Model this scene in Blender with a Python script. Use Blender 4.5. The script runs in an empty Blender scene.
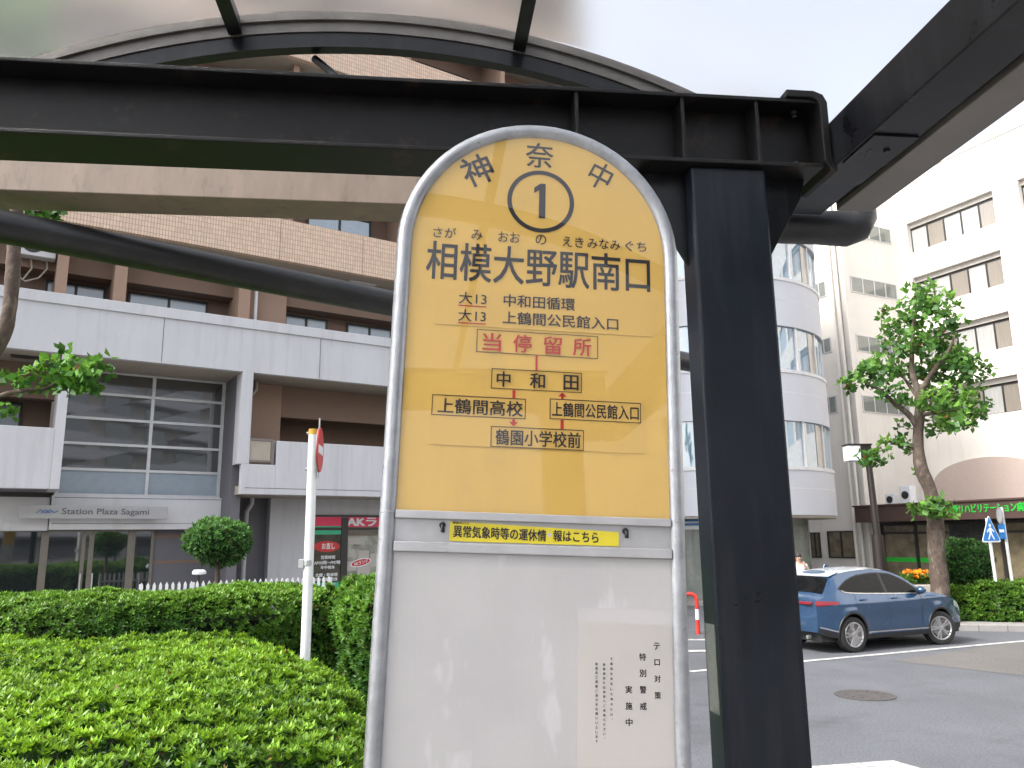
import bpy, math, random
import numpy as np
from mathutils import Vector, Matrix

random.seed(11)
rng = np.random.default_rng(11)
SC = bpy.context.scene
COL = SC.collection
R = math.radians

# ------------------------------------------------------------------ camera, sky, sun, exposure
EYE, FPX = 2.2, 790.0
PITCH, ROLL = R(11.1), R(-0.685)
_f = Vector((0, math.cos(PITCH), math.sin(PITCH)))
_u = Vector((0, -math.sin(PITCH), math.cos(PITCH)))
_x = Vector((1, 0, 0))
CR = math.cos(ROLL) * _x + math.sin(ROLL) * _u
CU = -math.sin(ROLL) * _x + math.cos(ROLL) * _u
CF = _f
cam_d = bpy.data.cameras.new("camera")
cam = bpy.data.objects.new("camera", cam_d)
COL.objects.link(cam)
cam.matrix_world = Matrix(((CR.x, CU.x, -CF.x, 0), (CR.y, CU.y, -CF.y, 0), (CR.z, CU.z, -CF.z, EYE), (0, 0, 0, 1)))
cam_d.sensor_width = 36.0
cam_d.lens = FPX * 36.0 / 1024.0
cam_d.clip_start = 0.02
cam_d.clip_end = 3000
SC.camera = cam

SUN_EL, SUN_AZ = R(47), math.atan2(-0.80, -0.40)       # azimuth clockwise from +Y
w = bpy.data.worlds.new("World")
SC.world = w
w.use_nodes = True
nt = w.node_tree
nt.nodes.clear()
sky = nt.nodes.new("ShaderNodeTexSky")
sky.sky_type = 'NISHITA'
sky.sun_disc = False
sky.sun_elevation = SUN_EL
sky.sun_rotation = SUN_AZ
sky.air_density = 1.0
sky.dust_density = 4.0
sky.ozone_density = 1.0
hs = nt.nodes.new("ShaderNodeHueSaturation")
hs.inputs['Saturation'].default_value = 0.32
bg = nt.nodes.new("ShaderNodeBackground")
bg.inputs['Strength'].default_value = 0.15
wo = nt.nodes.new("ShaderNodeOutputWorld")
nt.links.new(sky.outputs[0], hs.inputs['Color'])
nt.links.new(hs.outputs[0], bg.inputs['Color'])
nt.links.new(bg.outputs[0], wo.inputs['Surface'])

sun_d = bpy.data.lights.new("sun", 'SUN')
sun_d.energy = 1.5
sun_d.angle = R(14)
sun_d.color = (1.0, 0.95, 0.87)
sun = bpy.data.objects.new("sun", sun_d)
COL.objects.link(sun)
sdir = Vector((math.sin(SUN_AZ) * math.cos(SUN_EL), math.cos(SUN_AZ) * math.cos(SUN_EL), math.sin(SUN_EL)))
sun.rotation_euler = sdir.to_track_quat('Z', 'Y').to_euler()
sun.location = sdir * 60

SC.view_settings.view_transform = 'Standard'
SC.view_settings.look = 'None'
SC.view_settings.gamma = 1.0
SC.view_settings.use_curve_mapping = False
SC.view_settings.exposure = 1.6
SC.cycles.use_denoising = True
SC.cycles.max_bounces = 10
SC.cycles.transparent_max_bounces = 12
SC.cycles.sample_clamp_indirect = 6.0
SC.cycles.caustics_reflective = False


def ray(px, py):
    return (px - 512) * CR + (384 - py) * CU + FPX * CF


ORG = Vector((0, 0, EYE))


def at_y(px, py, y):
    r = ray(px, py)
    return ORG + r * (y / r.y)


def at_z(px, py, z):
    r = ray(px, py)
    return ORG + r * ((z - EYE) / r.z)


# ------------------------------------------------------------------ materials
MATS = {}


def mat(name, col, rough=0.6, metal=0.0, var=0.12, scale=6.0, bump=0.0, bscale=60.0, coat=0.0, spec=0.5, dirt=None, stretch=None):
    if name in MATS:
        return MATS[name]
    m = bpy.data.materials.new(name)
    m.use_nodes = True
    t = m.node_tree
    b = t.nodes['Principled BSDF']
    b.inputs['Roughness'].default_value = rough
    b.inputs['Metallic'].default_value = metal
    b.inputs['Coat Weight'].default_value = coat
    b.inputs['Coat Roughness'].default_value = 0.03
    b.inputs['Specular IOR Level'].default_value = spec
    tc = t.nodes.new('ShaderNodeTexCoord')
    src = tc.outputs['Object']
    if stretch:
        mp = t.nodes.new('ShaderNodeMapping')
        mp.inputs['Scale'].default_value = stretch
        t.links.new(src, mp.inputs['Vector'])
        src = mp.outputs[0]
    no = t.nodes.new('ShaderNodeTexNoise')
    no.inputs['Scale'].default_value = scale
    no.inputs['Detail'].default_value = 6
    no.inputs['Roughness'].default_value = 0.65
    t.links.new(src, no.inputs['Vector'])
    rp = t.nodes.new('ShaderNodeValToRGB')
    rp.color_ramp.elements[0].position = 0.3
    rp.color_ramp.elements[1].position = 0.72
    lo = dirt if dirt else tuple(c * (1 - var) for c in col)
    hi = tuple(min(1, c * (1 + var * 0.6)) for c in col)
    rp.color_ramp.elements[0].color = (*lo, 1)
    rp.color_ramp.elements[1].color = (*hi, 1)
    t.links.new(no.outputs['Fac'], rp.inputs['Fac'])
    t.links.new(rp.outputs['Color'], b.inputs['Base Color'])
    mr = t.nodes.new('ShaderNodeMapRange')
    sprd = 0.08 if rough > 0.15 else rough * 0.4
    mr.inputs['To Min'].default_value = max(0.0, rough - sprd)
    mr.inputs['To Max'].default_value = min(1, rough + sprd)
    t.links.new(no.outputs['Fac'], mr.inputs['Value'])
    t.links.new(mr.outputs[0], b.inputs['Roughness'])
    if bump:
        n2 = t.nodes.new('ShaderNodeTexNoise')
        n2.inputs['Scale'].default_value = bscale
        n2.inputs['Detail'].default_value = 4
        t.links.new(src, n2.inputs['Vector'])
        bp = t.nodes.new('ShaderNodeBump')
        bp.inputs['Strength'].default_value = bump
        bp.inputs['Distance'].default_value = 0.01
        t.links.new(n2.outputs['Fac'], bp.inputs['Height'])
        t.links.new(bp.outputs[0], b.inputs['Normal'])
    MATS[name] = m
    return m


def leaf_mat(name, trans=0.3, rough=0.45):
    m = bpy.data.materials.new(name)
    m.use_nodes = True
    t = m.node_tree
    b = t.nodes['Principled BSDF']
    b.inputs['Roughness'].default_value = rough
    b.inputs['Specular IOR Level'].default_value = 0.4
    a = t.nodes.new('ShaderNodeAttribute')
    a.attribute_name = 'Col'
    t.links.new(a.outputs['Color'], b.inputs['Base Color'])
    tr = t.nodes.new('ShaderNodeBsdfTranslucent')
    hsv = t.nodes.new('ShaderNodeHueSaturation')
    hsv.inputs['Value'].default_value = 1.5
    hsv.inputs['Hue'].default_value = 0.485
    t.links.new(a.outputs['Color'], hsv.inputs['Color'])
    t.links.new(hsv.outputs[0], tr.inputs['Color'])
    mx = t.nodes.new('ShaderNodeMixShader')
    mx.inputs[0].default_value = trans
    t.links.new(b.outputs[0], mx.inputs[1])
    t.links.new(tr.outputs[0], mx.inputs[2])
    t.links.new(mx.outputs[0], t.nodes['Material Output'].inputs['Surface'])
    return m


def glaze_mat(name, tint, rough, ior, clear, diff):
    """weathered polycarbonate: part clear, part scattering"""
    m = bpy.data.materials.new(name)
    m.use_nodes = True
    t = m.node_tree
    t.nodes.clear()
    out = t.nodes.new('ShaderNodeOutputMaterial')
    rf = t.nodes.new('ShaderNodeBsdfRefraction')
    rf.inputs['Color'].default_value = (*tint, 1)
    rf.inputs['Roughness'].default_value = rough
    rf.inputs['IOR'].default_value = ior
    tp = t.nodes.new('ShaderNodeBsdfTransparent')
    tp.inputs['Color'].default_value = (*tint, 1)
    tl = t.nodes.new('ShaderNodeBsdfTranslucent')
    tl.inputs['Color'].default_value = (0.75, 0.75, 0.76, 1)
    df = t.nodes.new('ShaderNodeBsdfDiffuse')
    df.inputs['Color'].default_value = (0.45, 0.44, 0.42, 1)
    gl = t.nodes.new('ShaderNodeBsdfGlossy')
    gl.inputs['Roughness'].default_value = 0.12
    m1 = t.nodes.new('ShaderNodeMixShader')
    m1.inputs[0].default_value = clear
    t.links.new(rf.outputs[0], m1.inputs[1])
    t.links.new(tp.outputs[0], m1.inputs[2])
    md = t.nodes.new('ShaderNodeMixShader')
    md.inputs[0].default_value = 0.35
    t.links.new(tl.outputs[0], md.inputs[1])
    t.links.new(df.outputs[0], md.inputs[2])
    tc = t.nodes.new('ShaderNodeTexCoord')
    no = t.nodes.new('ShaderNodeTexNoise')
    no.inputs['Scale'].default_value = 3.0
    no.inputs['Detail'].default_value = 8
    t.links.new(tc.outputs['Object'], no.inputs['Vector'])
    mr = t.nodes.new('ShaderNodeMapRange')
    mr.inputs['From Min'].default_value = 0.3
    mr.inputs['From Max'].default_value = 0.7
    mr.inputs['To Min'].default_value = diff * 0.75
    mr.inputs['To Max'].default_value = diff * 1.25
    t.links.new(no.outputs['Fac'], mr.inputs['Value'])
    m2 = t.nodes.new('ShaderNodeMixShader')
    t.links.new(mr.outputs[0], m2.inputs[0])
    t.links.new(m1.outputs[0], m2.inputs[1])
    t.links.new(md.outputs[0], m2.inputs[2])
    m3 = t.nodes.new('ShaderNodeMixShader')
    m3.inputs[0].default_value = 0.05
    t.links.new(m2.outputs[0], m3.inputs[1])
    t.links.new(gl.outputs[0], m3.inputs[2])
    t.links.new(m3.outputs[0], out.inputs['Surface'])
    return m


def brick_mat(name, c1, c2, mortar, bw, bh, az, scale=1.0, rough=0.7):
    """wall tiles; az = direction of the wall, so that the courses run along it"""
    m = bpy.data.materials.new(name)
    m.use_nodes = True
    t = m.node_tree
    b = t.nodes['Principled BSDF']
    b.inputs['Roughness'].default_value = rough
    geo = t.nodes.new('ShaderNodeNewGeometry')
    sp = t.nodes.new('ShaderNodeSeparateXYZ')
    t.links.new(geo.outputs['Position'], sp.inputs[0])
    a = t.nodes.new('ShaderNodeMath'); a.operation = 'MULTIPLY'; a.inputs[1].default_value = math.sin(az)
    c = t.nodes.new('ShaderNodeMath'); c.operation = 'MULTIPLY'; c.inputs[1].default_value = math.cos(az)
    s = t.nodes.new('ShaderNodeMath'); s.operation = 'ADD'
    t.links.new(sp.outputs[0], a.inputs[0]); t.links.new(sp.outputs[1], c.inputs[0])
    t.links.new(a.outputs[0], s.inputs[0]); t.links.new(c.outputs[0], s.inputs[1])
    cb = t.nodes.new('ShaderNodeCombineXYZ')
    t.links.new(s.outputs[0], cb.inputs[0]); t.links.new(sp.outputs[2], cb.inputs[1])
    bt = t.nodes.new('ShaderNodeTexBrick')
    bt.offset = 0.0
    bt.inputs['Color1'].default_value = (*c1, 1)
    bt.inputs['Color2'].default_value = (*c2, 1)
    bt.inputs['Mortar'].default_value = (*mortar, 1)
    bt.inputs['Scale'].default_value = scale
    bt.inputs['Mortar Size'].default_value = 0.008
    bt.inputs['Mortar Smooth'].default_value = 0.2
    bt.inputs['Bias'].default_value = 0.0
    bt.inputs['Brick Width'].default_value = bw
    bt.inputs['Row Height'].default_value = bh
    t.links.new(cb.outputs[0], bt.inputs['Vector'])
    t.links.new(bt.outputs['Color'], b.inputs['Base Color'])
    return m


def asphalt_mat(name, col):
    m = mat(name, col, rough=0.85, var=0.22, scale=0.5, bump=0.5, bscale=160)
    t = m.node_tree
    b = t.nodes['Principled BSDF']
    rp = [n for n in t.nodes if n.type == 'VALTORGB'][0]
    tc = [n for n in t.nodes if n.type == 'TEX_COORD'][0]
    n3 = t.nodes.new('ShaderNodeTexNoise')
    n3.inputs['Scale'].default_value = 38
    n3.inputs['Detail'].default_value = 3
    t.links.new(tc.outputs['Object'], n3.inputs['Vector'])
    mr = t.nodes.new('ShaderNodeMapRange')
    mr.inputs['From Min'].default_value = 0.3
    mr.inputs['From Max'].default_value = 0.7
    mr.inputs['To Min'].default_value = 0.72
    mr.inputs['To Max'].default_value = 1.3
    t.links.new(n3.outputs['Fac'], mr.inputs['Value'])
    mx = t.nodes.new('ShaderNodeVectorMath')
    mx.operation = 'SCALE'
    t.links.new(rp.outputs['Color'], mx.inputs[0])
    t.links.new(mr.outputs[0], mx.inputs['Scale'])
    t.links.new(mx.outputs[0], b.inputs['Base Color'])
    return m


M = dict(
    black=mat('black painted steel', (0.0065, 0.007, 0.009), 0.30, spec=0.3, var=0.35, scale=9),
    post=mat('post paint', (0.0075, 0.0105, 0.0165), 0.30, spec=0.26, var=0.3, scale=7),
    weather=mat('weathered black steel', (0.0080, 0.0076, 0.0080), 0.45, spec=0.25, var=0.5, scale=14),
    palefascia=mat('dull beige aluminium', (0.165, 0.15, 0.142), 0.5, var=0.2, scale=5),
    fascia=mat('stained beige fascia', (0.21, 0.16, 0.125), 0.6, var=0.22, scale=3.5, stretch=(3, 3, 1)),
    rim=mat('grey aluminium rim', (0.125, 0.115, 0.105), 0.45, metal=0.3, var=0.25, scale=12),
    pipe=mat('dark gutter', (0.011, 0.011, 0.012), 0.42, var=0.4, scale=6),
    steel=mat('galvanised tube', (0.35, 0.36, 0.38), 0.36, metal=0.55, var=0.22, scale=30, bump=0.04, bscale=90),
    bar=mat('aluminium bar', (0.43, 0.425, 0.435), 0.42, metal=0.4, var=0.12, scale=20),
    yellow=mat('yellow acrylic', (0.60, 0.385, 0.100), 0.4, var=0.05, scale=3, coat=0.0, spec=0.2),
    film=mat('yellow film', (0.585, 0.375, 0.100), 0.4, var=0.05, scale=3, spec=0.2),
    board=mat('off white board', (0.43, 0.418, 0.418), 0.34, var=0.09, scale=4, coat=0.25),
    paper=mat('notice paper', (0.45, 0.425, 0.40), 0.6, var=0.05, scale=5),
    sleeve=mat('clear sleeve', (0.47, 0.45, 0.45), 0.2, var=0.04),
    sticker=mat('bright yellow sticker', (0.63, 0.52, 0.03), 0.4, var=0.05),
    ink=mat('black ink', (0.012, 0.010, 0.012), 0.4, var=0.1),
    inkgrey=mat('dark print', (0.03, 0.028, 0.03), 0.5, var=0.1),
    red=mat('red ink', (0.42, 0.016, 0.014), 0.4, var=0.1),
    darkmetal=mat('dark bolt', (0.03, 0.03, 0.03), 0.4, metal=0.6),
    concrete=mat('grey concrete', (0.36, 0.35, 0.34), 0.85, var=0.18, scale=4, bump=0.2),
    paver=mat('pavement concrete', (0.27, 0.26, 0.25), 0.85, var=0.2, scale=2.5, bump=0.3, bscale=90),
    asphalt=asphalt_mat('asphalt', (0.104, 0.110, 0.125)),
    asphalt2=asphalt_mat('older asphalt', (0.120, 0.114, 0.110)),
    paint=mat('road paint', (0.52, 0.52, 0.52), 0.7, var=0.3, scale=9),
    manhole=mat('cast iron', (0.07, 0.062, 0.060), 0.6, var=0.3, scale=20),
    greywall=mat('grey painted wall', (0.51, 0.515, 0.545), 0.75, var=0.07, scale=1.4, bump=0.05, stretch=(1, 1, 0.35)),
    greydark=mat('grey stone panel', (0.125, 0.122, 0.138), 0.6, var=0.08, scale=2),
    soffit=mat('cream soffit', (0.36, 0.32, 0.27), 0.8, var=0.08),
    brown=mat('brown painted wall', (0.205, 0.135, 0.10), 0.8, var=0.07, scale=2),
    browncol=mat('light brown column', (0.32, 0.215, 0.16), 0.8, var=0.06, scale=2),
    whitefascia=mat('white panel', (0.60, 0.60, 0.62), 0.5, var=0.05, scale=2),
    alu=mat('aluminium frame', (0.62, 0.62, 0.63), 0.4, metal=0.3, var=0.08),
    bronze=mat('bronze door frame', (0.22, 0.20, 0.17), 0.4, metal=0.4, var=0.15),
    frost=mat('pale glass', (0.30, 0.36, 0.42), 0.12, var=0.08),
    darkframe=mat('dark window frame', (0.03, 0.028, 0.026), 0.4),
    glass=mat('dark window glass', (0.020, 0.024, 0.028), 0.03, var=0.1, spec=0.8),
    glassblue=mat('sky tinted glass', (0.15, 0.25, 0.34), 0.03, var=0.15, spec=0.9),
    curtain=mat('net curtain behind glass', (0.40, 0.40, 0.39), 0.25, var=0.25, scale=3, coat=0.8, stretch=(9, 9, 0.4)),
    blind=mat('beige curtain behind glass', (0.235, 0.21, 0.18), 0.25, var=0.15, scale=3, coat=0.8, stretch=(9, 9, 0.4)),
    smoke=mat('grey green glass', (0.22, 0.24, 0.22), 0.1, var=0.15, coat=0.5),
    white=mat('white render', (0.80, 0.76, 0.70), 0.85, var=0.05, scale=1.0),
    beigew=mat('beige render', (0.56, 0.53, 0.49), 0.85, var=0.06, scale=1.2),
    pink=mat('pinkish stone', (0.52, 0.42, 0.37), 0.8, var=0.05),
    curve=mat('white tile panel', (0.50, 0.515, 0.565), 0.5, var=0.04, scale=1.5),
    canopy=mat('dark brown canopy', (0.075, 0.045, 0.038), 0.5, var=0.12),
    green=mat('green letters', (0.03, 0.50, 0.05), 0.4, var=0.05),
    letter=mat('dark letters', (0.12, 0.12, 0.13), 0.5),
    letterblue=mat('blue letters', (0.10, 0.20, 0.42), 0.5),
    bark=mat('bark', (0.088, 0.064, 0.050), 0.9, var=0.45, scale=9, bump=0.8, bscale=22),
    barkdark=mat('dark bark', (0.085, 0.060, 0.048), 0.9, var=0.5, scale=10, bump=0.8, bscale=25),
    twig=mat('hedge stems', (0.012, 0.020, 0.007), 0.9, var=0.4),
    whitepole=mat('white pole paint', (0.74, 0.76, 0.76), 0.4, var=0.08, scale=8),
    orange=mat('yellow band', (0.60, 0.33, 0.03), 0.5),
    signred=mat('sign red', (0.55, 0.03, 0.03), 0.4),
    signblue=mat('sign blue', (0.02, 0.19, 0.55), 0.35),
    signwhite=mat('sign white', (0.78, 0.80, 0.82), 0.4),
    signgrey=mat('sign back', (0.45, 0.46, 0.47), 0.4, metal=0.5),
    shopgreen=mat('shop green', (0.04, 0.45, 0.24), 0.4),
    shopred=mat('shop red', (0.75, 0.04, 0.11), 0.4),
    shopglass=mat('shop window', (0.085, 0.080, 0.055), 0.1, var=0.5, scale=3),
    shopinside=mat('shop posters', (0.34, 0.35, 0.30), 0.3, var=0.6, scale=4),
    lampbody=mat('lamp post paint', (0.020, 0.015, 0.013), 0.45),
    carpaint=mat('blue car paint', (0.030, 0.078, 0.165), 0.25, metal=0.45, var=0.04, coat=1.0),
    carblack=mat('black cladding', (0.015, 0.015, 0.016), 0.5),
    carglass=mat('car glass', (0.006, 0.007, 0.008), 0.03, spec=0.13),
    tyre=mat('tyre', (0.022, 0.022, 0.022), 0.85),
    alloy=mat('alloy', (0.55, 0.55, 0.56), 0.3, metal=0.8),
    taillight=mat('tail light', (0.22, 0.012, 0.018), 0.15, coat=0.5),
    lightlens=mat('lamp lens', (0.60, 0.62, 0.64), 0.1, coat=1.0),
    warmglass=mat('glass of a warm lit hall', (0.20, 0.165, 0.105), 0.06, var=0.45, scale=2.5, coat=0.5),
    roofsheen=mat('painted sky reflection', (0.50, 0.54, 0.58), 0.22, metal=0.2, var=0.03, coat=1.0),  # pale colour stands in for sky reflected in the blue roof
    skin=mat('skin', (0.50, 0.31, 0.23), 0.55),
    hair=mat('hair', (0.03, 0.025, 0.022), 0.6),
    shirt=mat('white shirt', (0.72, 0.72, 0.73), 0.8),
    trousers=mat('dark trousers', (0.05, 0.055, 0.07), 0.8),
    petal=mat('orange petals', (0.75, 0.33, 0.02), 0.6, var=0.4, scale=20),
    planter=mat('planter stone', (0.50, 0.46, 0.40), 0.8),
    barrierred=mat('barrier red', (0.60, 0.04, 0.03), 0.4),
    scuff=mat('scuffed grey paint', (0.10, 0.11, 0.10), 0.6, var=0.3, scale=40),
)
LEAF = leaf_mat('leaves', 0.30)
LEAFT = leaf_mat('tree leaves', 0.35, 0.5)
VAULT = glaze_mat('weathered polycarbonate', (0.98, 0.985, 0.99), 0.36, 1.06, 0.04, 0.08)
for k_ in ('glass', 'glassblue', 'frost'):
    M[k_].node_tree.nodes['Principled BSDF'].inputs['IOR'].default_value = 2.1
AZL = R(56.8)
AZR = R(-27.2)
BRICK = brick_mat('beige wall tile', (0.66, 0.50, 0.385), (0.55, 0.415, 0.32), (0.36, 0.26, 0.20), 0.065, 0.125, AZL)



def wear(name, col, scale, lo, hi, amount=1.0, stretch=None, detail=5):
    """stains, chips or dust with a shape of their own laid over a material's colour"""
    t = M[name].node_tree
    b = t.nodes['Principled BSDF']
    old = b.inputs['Base Color'].links[0].from_socket
    tc = [n for n in t.nodes if n.type == 'TEX_COORD'][0]
    src = tc.outputs['Object']
    if stretch:
        mp = t.nodes.new('ShaderNodeMapping')
        mp.inputs['Scale'].default_value = stretch
        mp.inputs['Location'].default_value = (3.1, 1.7, 0.4)
        t.links.new(src, mp.inputs['Vector'])
        src = mp.outputs[0]
    no = t.nodes.new('ShaderNodeTexNoise')
    no.inputs['Scale'].default_value = scale
    no.inputs['Detail'].default_value = detail
    no.inputs['Roughness'].default_value = 0.7
    t.links.new(src, no.inputs['Vector'])
    mr = t.nodes.new('ShaderNodeMapRange')
    mr.inputs['From Min'].default_value = lo
    mr.inputs['From Max'].default_value = hi
    mr.inputs['To Max'].default_value = amount
    t.links.new(no.outputs['Fac'], mr.inputs['Value'])
    mx = t.nodes.new('ShaderNodeMix')
    mx.data_type = 'RGBA'
    t.links.new(mr.outputs[0], mx.inputs['Factor'])
    t.links.new(old, mx.inputs[6])
    mx.inputs[7].default_value = (*col, 1)
    t.links.new(mx.outputs[2], b.inputs['Base Color'])


for k_ in ('black', 'post'):
    wear(k_, (0.06, 0.062, 0.066), 30, 0.70, 0.73, 0.8)
    wear(k_, (0.020, 0.022, 0.026), 5, 0.50, 0.75, 0.8, (5, 5, 0.5))
wear('weather', (0.050, 0.030, 0.020), 7, 0.58, 0.72, 0.75)
wear('weather', (0.05, 0.05, 0.05), 45, 0.68, 0.74, 0.7)
wear('pipe', (0.035, 0.034, 0.032), 6, 0.5, 0.75, 0.8, (1, 1, 4))
wear('fascia', (0.10, 0.075, 0.06), 5, 0.56, 0.70, 0.7, (2.5, 2.5, 0.8))
wear('board', (0.38, 0.36, 0.355), 4, 0.50, 0.80, 0.28, (9, 9, 0.5))
wear('board', (0.54, 0.525, 0.54), 4.5, 0.575, 0.64, 0.6, (1.9, 1, 0.7), 4)
wear('board', (0.30, 0.29, 0.28), 60, 0.70, 0.74, 0.5)
wear('steel', (0.20, 0.19, 0.18), 70, 0.62, 0.70, 0.8)
wear('bar', (0.30, 0.29, 0.28), 25, 0.60, 0.70, 0.5, (1, 1, 4))
wear('yellow', (0.44, 0.30, 0.11), 2.5, 0.52, 0.75, 0.5, (2, 2, 1))
wear('greywall', (0.36, 0.355, 0.37), 0.9, 0.50, 0.76, 0.55, (5, 5, 0.35))
wear('greywall', (0.60, 0.60, 0.62), 3.5, 0.69, 0.72, 0.7)
wear('whitefascia', (0.42, 0.42, 0.42), 1.2, 0.52, 0.75, 0.5, (4, 4, 0.5))
wear('white', (0.60, 0.555, 0.49), 0.45, 0.52, 0.78, 0.6, (3, 3, 0.3))
wear('beigew', (0.40, 0.37, 0.33), 0.5, 0.5, 0.75, 0.6, (3, 3, 0.3))
wear('curve', (0.47, 0.47, 0.50), 0.6, 0.52, 0.75, 0.5, (3, 3, 0.3))
wear('paint', (0.15, 0.155, 0.165), 9, 0.46, 0.60, 0.8, None, 9)
wear('asphalt', (0.055, 0.057, 0.063), 0.8, 0.56, 0.70, 0.6, (1, 1.6, 1), 8)
wear('asphalt', (0.150, 0.155, 0.165), 55, 0.60, 0.68, 0.8)
wear('asphalt', (0.035, 0.036, 0.04), 40, 0.64, 0.70, 0.8)
wear('asphalt2', (0.17, 0.165, 0.16), 50, 0.60, 0.68, 0.8)
wear('manhole', (0.075, 0.075, 0.08), 12, 0.5, 0.62, 0.8)
wear('bark', (0.20, 0.17, 0.14), 6, 0.50, 0.62, 0.7, (1, 1, 0.5))
wear('barkdark', (0.17, 0.13, 0.10), 12, 0.52, 0.62, 0.7, (1, 1, 0.4))

# ------------------------------------------------------------------ mesh helpers
class MB:
    def __init__(s, xf=None):
        s.v, s.f, s.m = [], [], []
        s.xf = xf

    def add(s, vs, fs, mi=0):
        o = len(s.v)
        for p in vs:
            p = Vector(p)
            if s.xf is not None:
                p = s.xf @ p
            s.v.append(p)
        for f in fs:
            s.f.append([i + o for i in f])
            s.m.append(mi)
        return s

    def box(s, a, b, mi=0):
        x0, y0, z0 = (min(a[i], b[i]) for i in range(3))
        x1, y1, z1 = (max(a[i], b[i]) for i in range(3))
        return s.add([(x0, y0, z0), (x1, y0, z0), (x1, y1, z0), (x0, y1, z0), (x0, y0, z1), (x1, y0, z1), (x1, y1, z1), (x0, y1, z1)],
                     [(0, 3, 2, 1), (4, 5, 6, 7), (0, 1, 5, 4), (1, 2, 6, 5), (2, 3, 7, 6), (3, 0, 4, 7)], mi)

    def prism(s, pts, ext, mi=0):
        """closed polygon pts (3D) extruded by the vector ext"""
        n = len(pts)
        e = Vector(ext)
        a = [Vector(p) for p in pts]
        nrm = Vector((0, 0, 0))
        for i in range(n):
            p, q = a[i], a[(i + 1) % n]
            nrm += p.cross(q)
        if nrm.dot(e) > 0:
            a = a[::-1]
        vs = a + [p + e for p in a]
        fs = [list(range(n)), list(range(2 * n - 1, n - 1, -1))]
        for i in range(n):
            j = (i + 1) % n
            fs.append((j, i, n + i, n + j))
        return s.add(vs, fs, mi)

    def tube(s, path, rad, n=12, mi=0, caps=True):
        pts = [Vector(p) for p in path]
        if not hasattr(rad, '__len__'):
            rad = [rad] * len(pts)
        vs, fs = [], []
        prev = None
        for i, p in enumerate(pts):
            t = (pts[min(i + 1, len(pts) - 1)] - pts[max(i - 1, 0)]).normalized()
            if prev is None:
                ref = Vector((0, 0, 1)) if abs(t.z) < 0.9 else Vector((1, 0, 0))
                a = t.cross(ref).normalized()
            else:
                a = (prev - t * prev.dot(t)).normalized()
            prev = a
            b = t.cross(a)
            for k in range(n):
                g = 2 * math.pi * k / n
                vs.append(p + (a * math.cos(g) + b * math.sin(g)) * rad[i])
        for i in range(len(pts) - 1):
            for k in range(n):
                k2 = (k + 1) % n
                fs.append((i * n + k, i * n + k2, (i + 1) * n + k2, (i + 1) * n + k))
        if caps:
            fs.append(list(range(n - 1, -1, -1)))
            fs.append([(len(pts) - 1) * n + k for k in range(n)])
        return s.add(vs, fs, mi)

    def lathe(s, prof, c, axis=(0, 0, 1), n=24, mi=0):
        ax = Vector(axis).normalized()
        ref = Vector((0, 0, 1)) if abs(ax.z) < 0.9 else Vector((1, 0, 0))
        a = ax.cross(ref).normalized()
        b = ax.cross(a)
        c = Vector(c)
        vs, fs = [], []
        for r_, h in prof:
            for k in range(n):
                g = 2 * math.pi * k / n
                vs.append(c + ax * h + (a * math.cos(g) + b * math.sin(g)) * r_)
        for i in range(len(prof) - 1):
            for k in range(n):
                k2 = (k + 1) % n
                fs.append((i * n + k, i * n + k2, (i + 1) * n + k2, (i + 1) * n + k))
        fs.append(list(range(n - 1, -1, -1)))
        fs.append([(len(prof) - 1) * n + k for k in range(n)])
        return s.add(vs, fs, mi)

    def blob(s, c, r, n=10, mi=0, jit=0.0):
        c = Vector(c)
        if not hasattr(r, '__len__'):
            r = (r, r, r)
        prof = []
        vs, fs = [], []
        for i in range(n + 1):
            th = math.pi * i / n
            for k in range(2 * n):
                g = math.pi * k / n
                j = 1 + random.uniform(-jit, jit)
                vs.append(c + Vector((r[0] * math.sin(th) * math.cos(g) * j, r[1] * math.sin(th) * math.sin(g) * j, r[2] * math.cos(th) * j)))
        w_ = 2 * n
        for i in range(n):
            for k in range(w_):
                k2 = (k + 1) % w_
                fs.append((i * w_ + k, (i + 1) * w_ + k, (i + 1) * w_ + k2, i * w_ + k2))
        return s.add(vs, fs, mi)


def link(name, me):
    o = bpy.data.objects.new(name, me)
    COL.objects.link(o)
    return o


ROOTM = {}


def tag(o, label=None, cat=None, group=None, kind=None):
    if label:
        o['label'] = label
    if cat:
        o['category'] = cat
    if group:
        o['group'] = group
    if kind:
        o['kind'] = kind
    return o


def thing(name, label, cat, loc, rotz=0, group=None):
    o = bpy.data.objects.new(name, None)
    o.empty_display_size = 0.2
    COL.objects.link(o)
    o.location = loc
    o.rotation_euler = (0, 0, rotz)
    ROOTM[o.name] = Matrix.Translation(Vector(loc)) @ Matrix.Rotation(rotz, 4, 'Z')
    return tag(o, label, cat, group)


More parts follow.
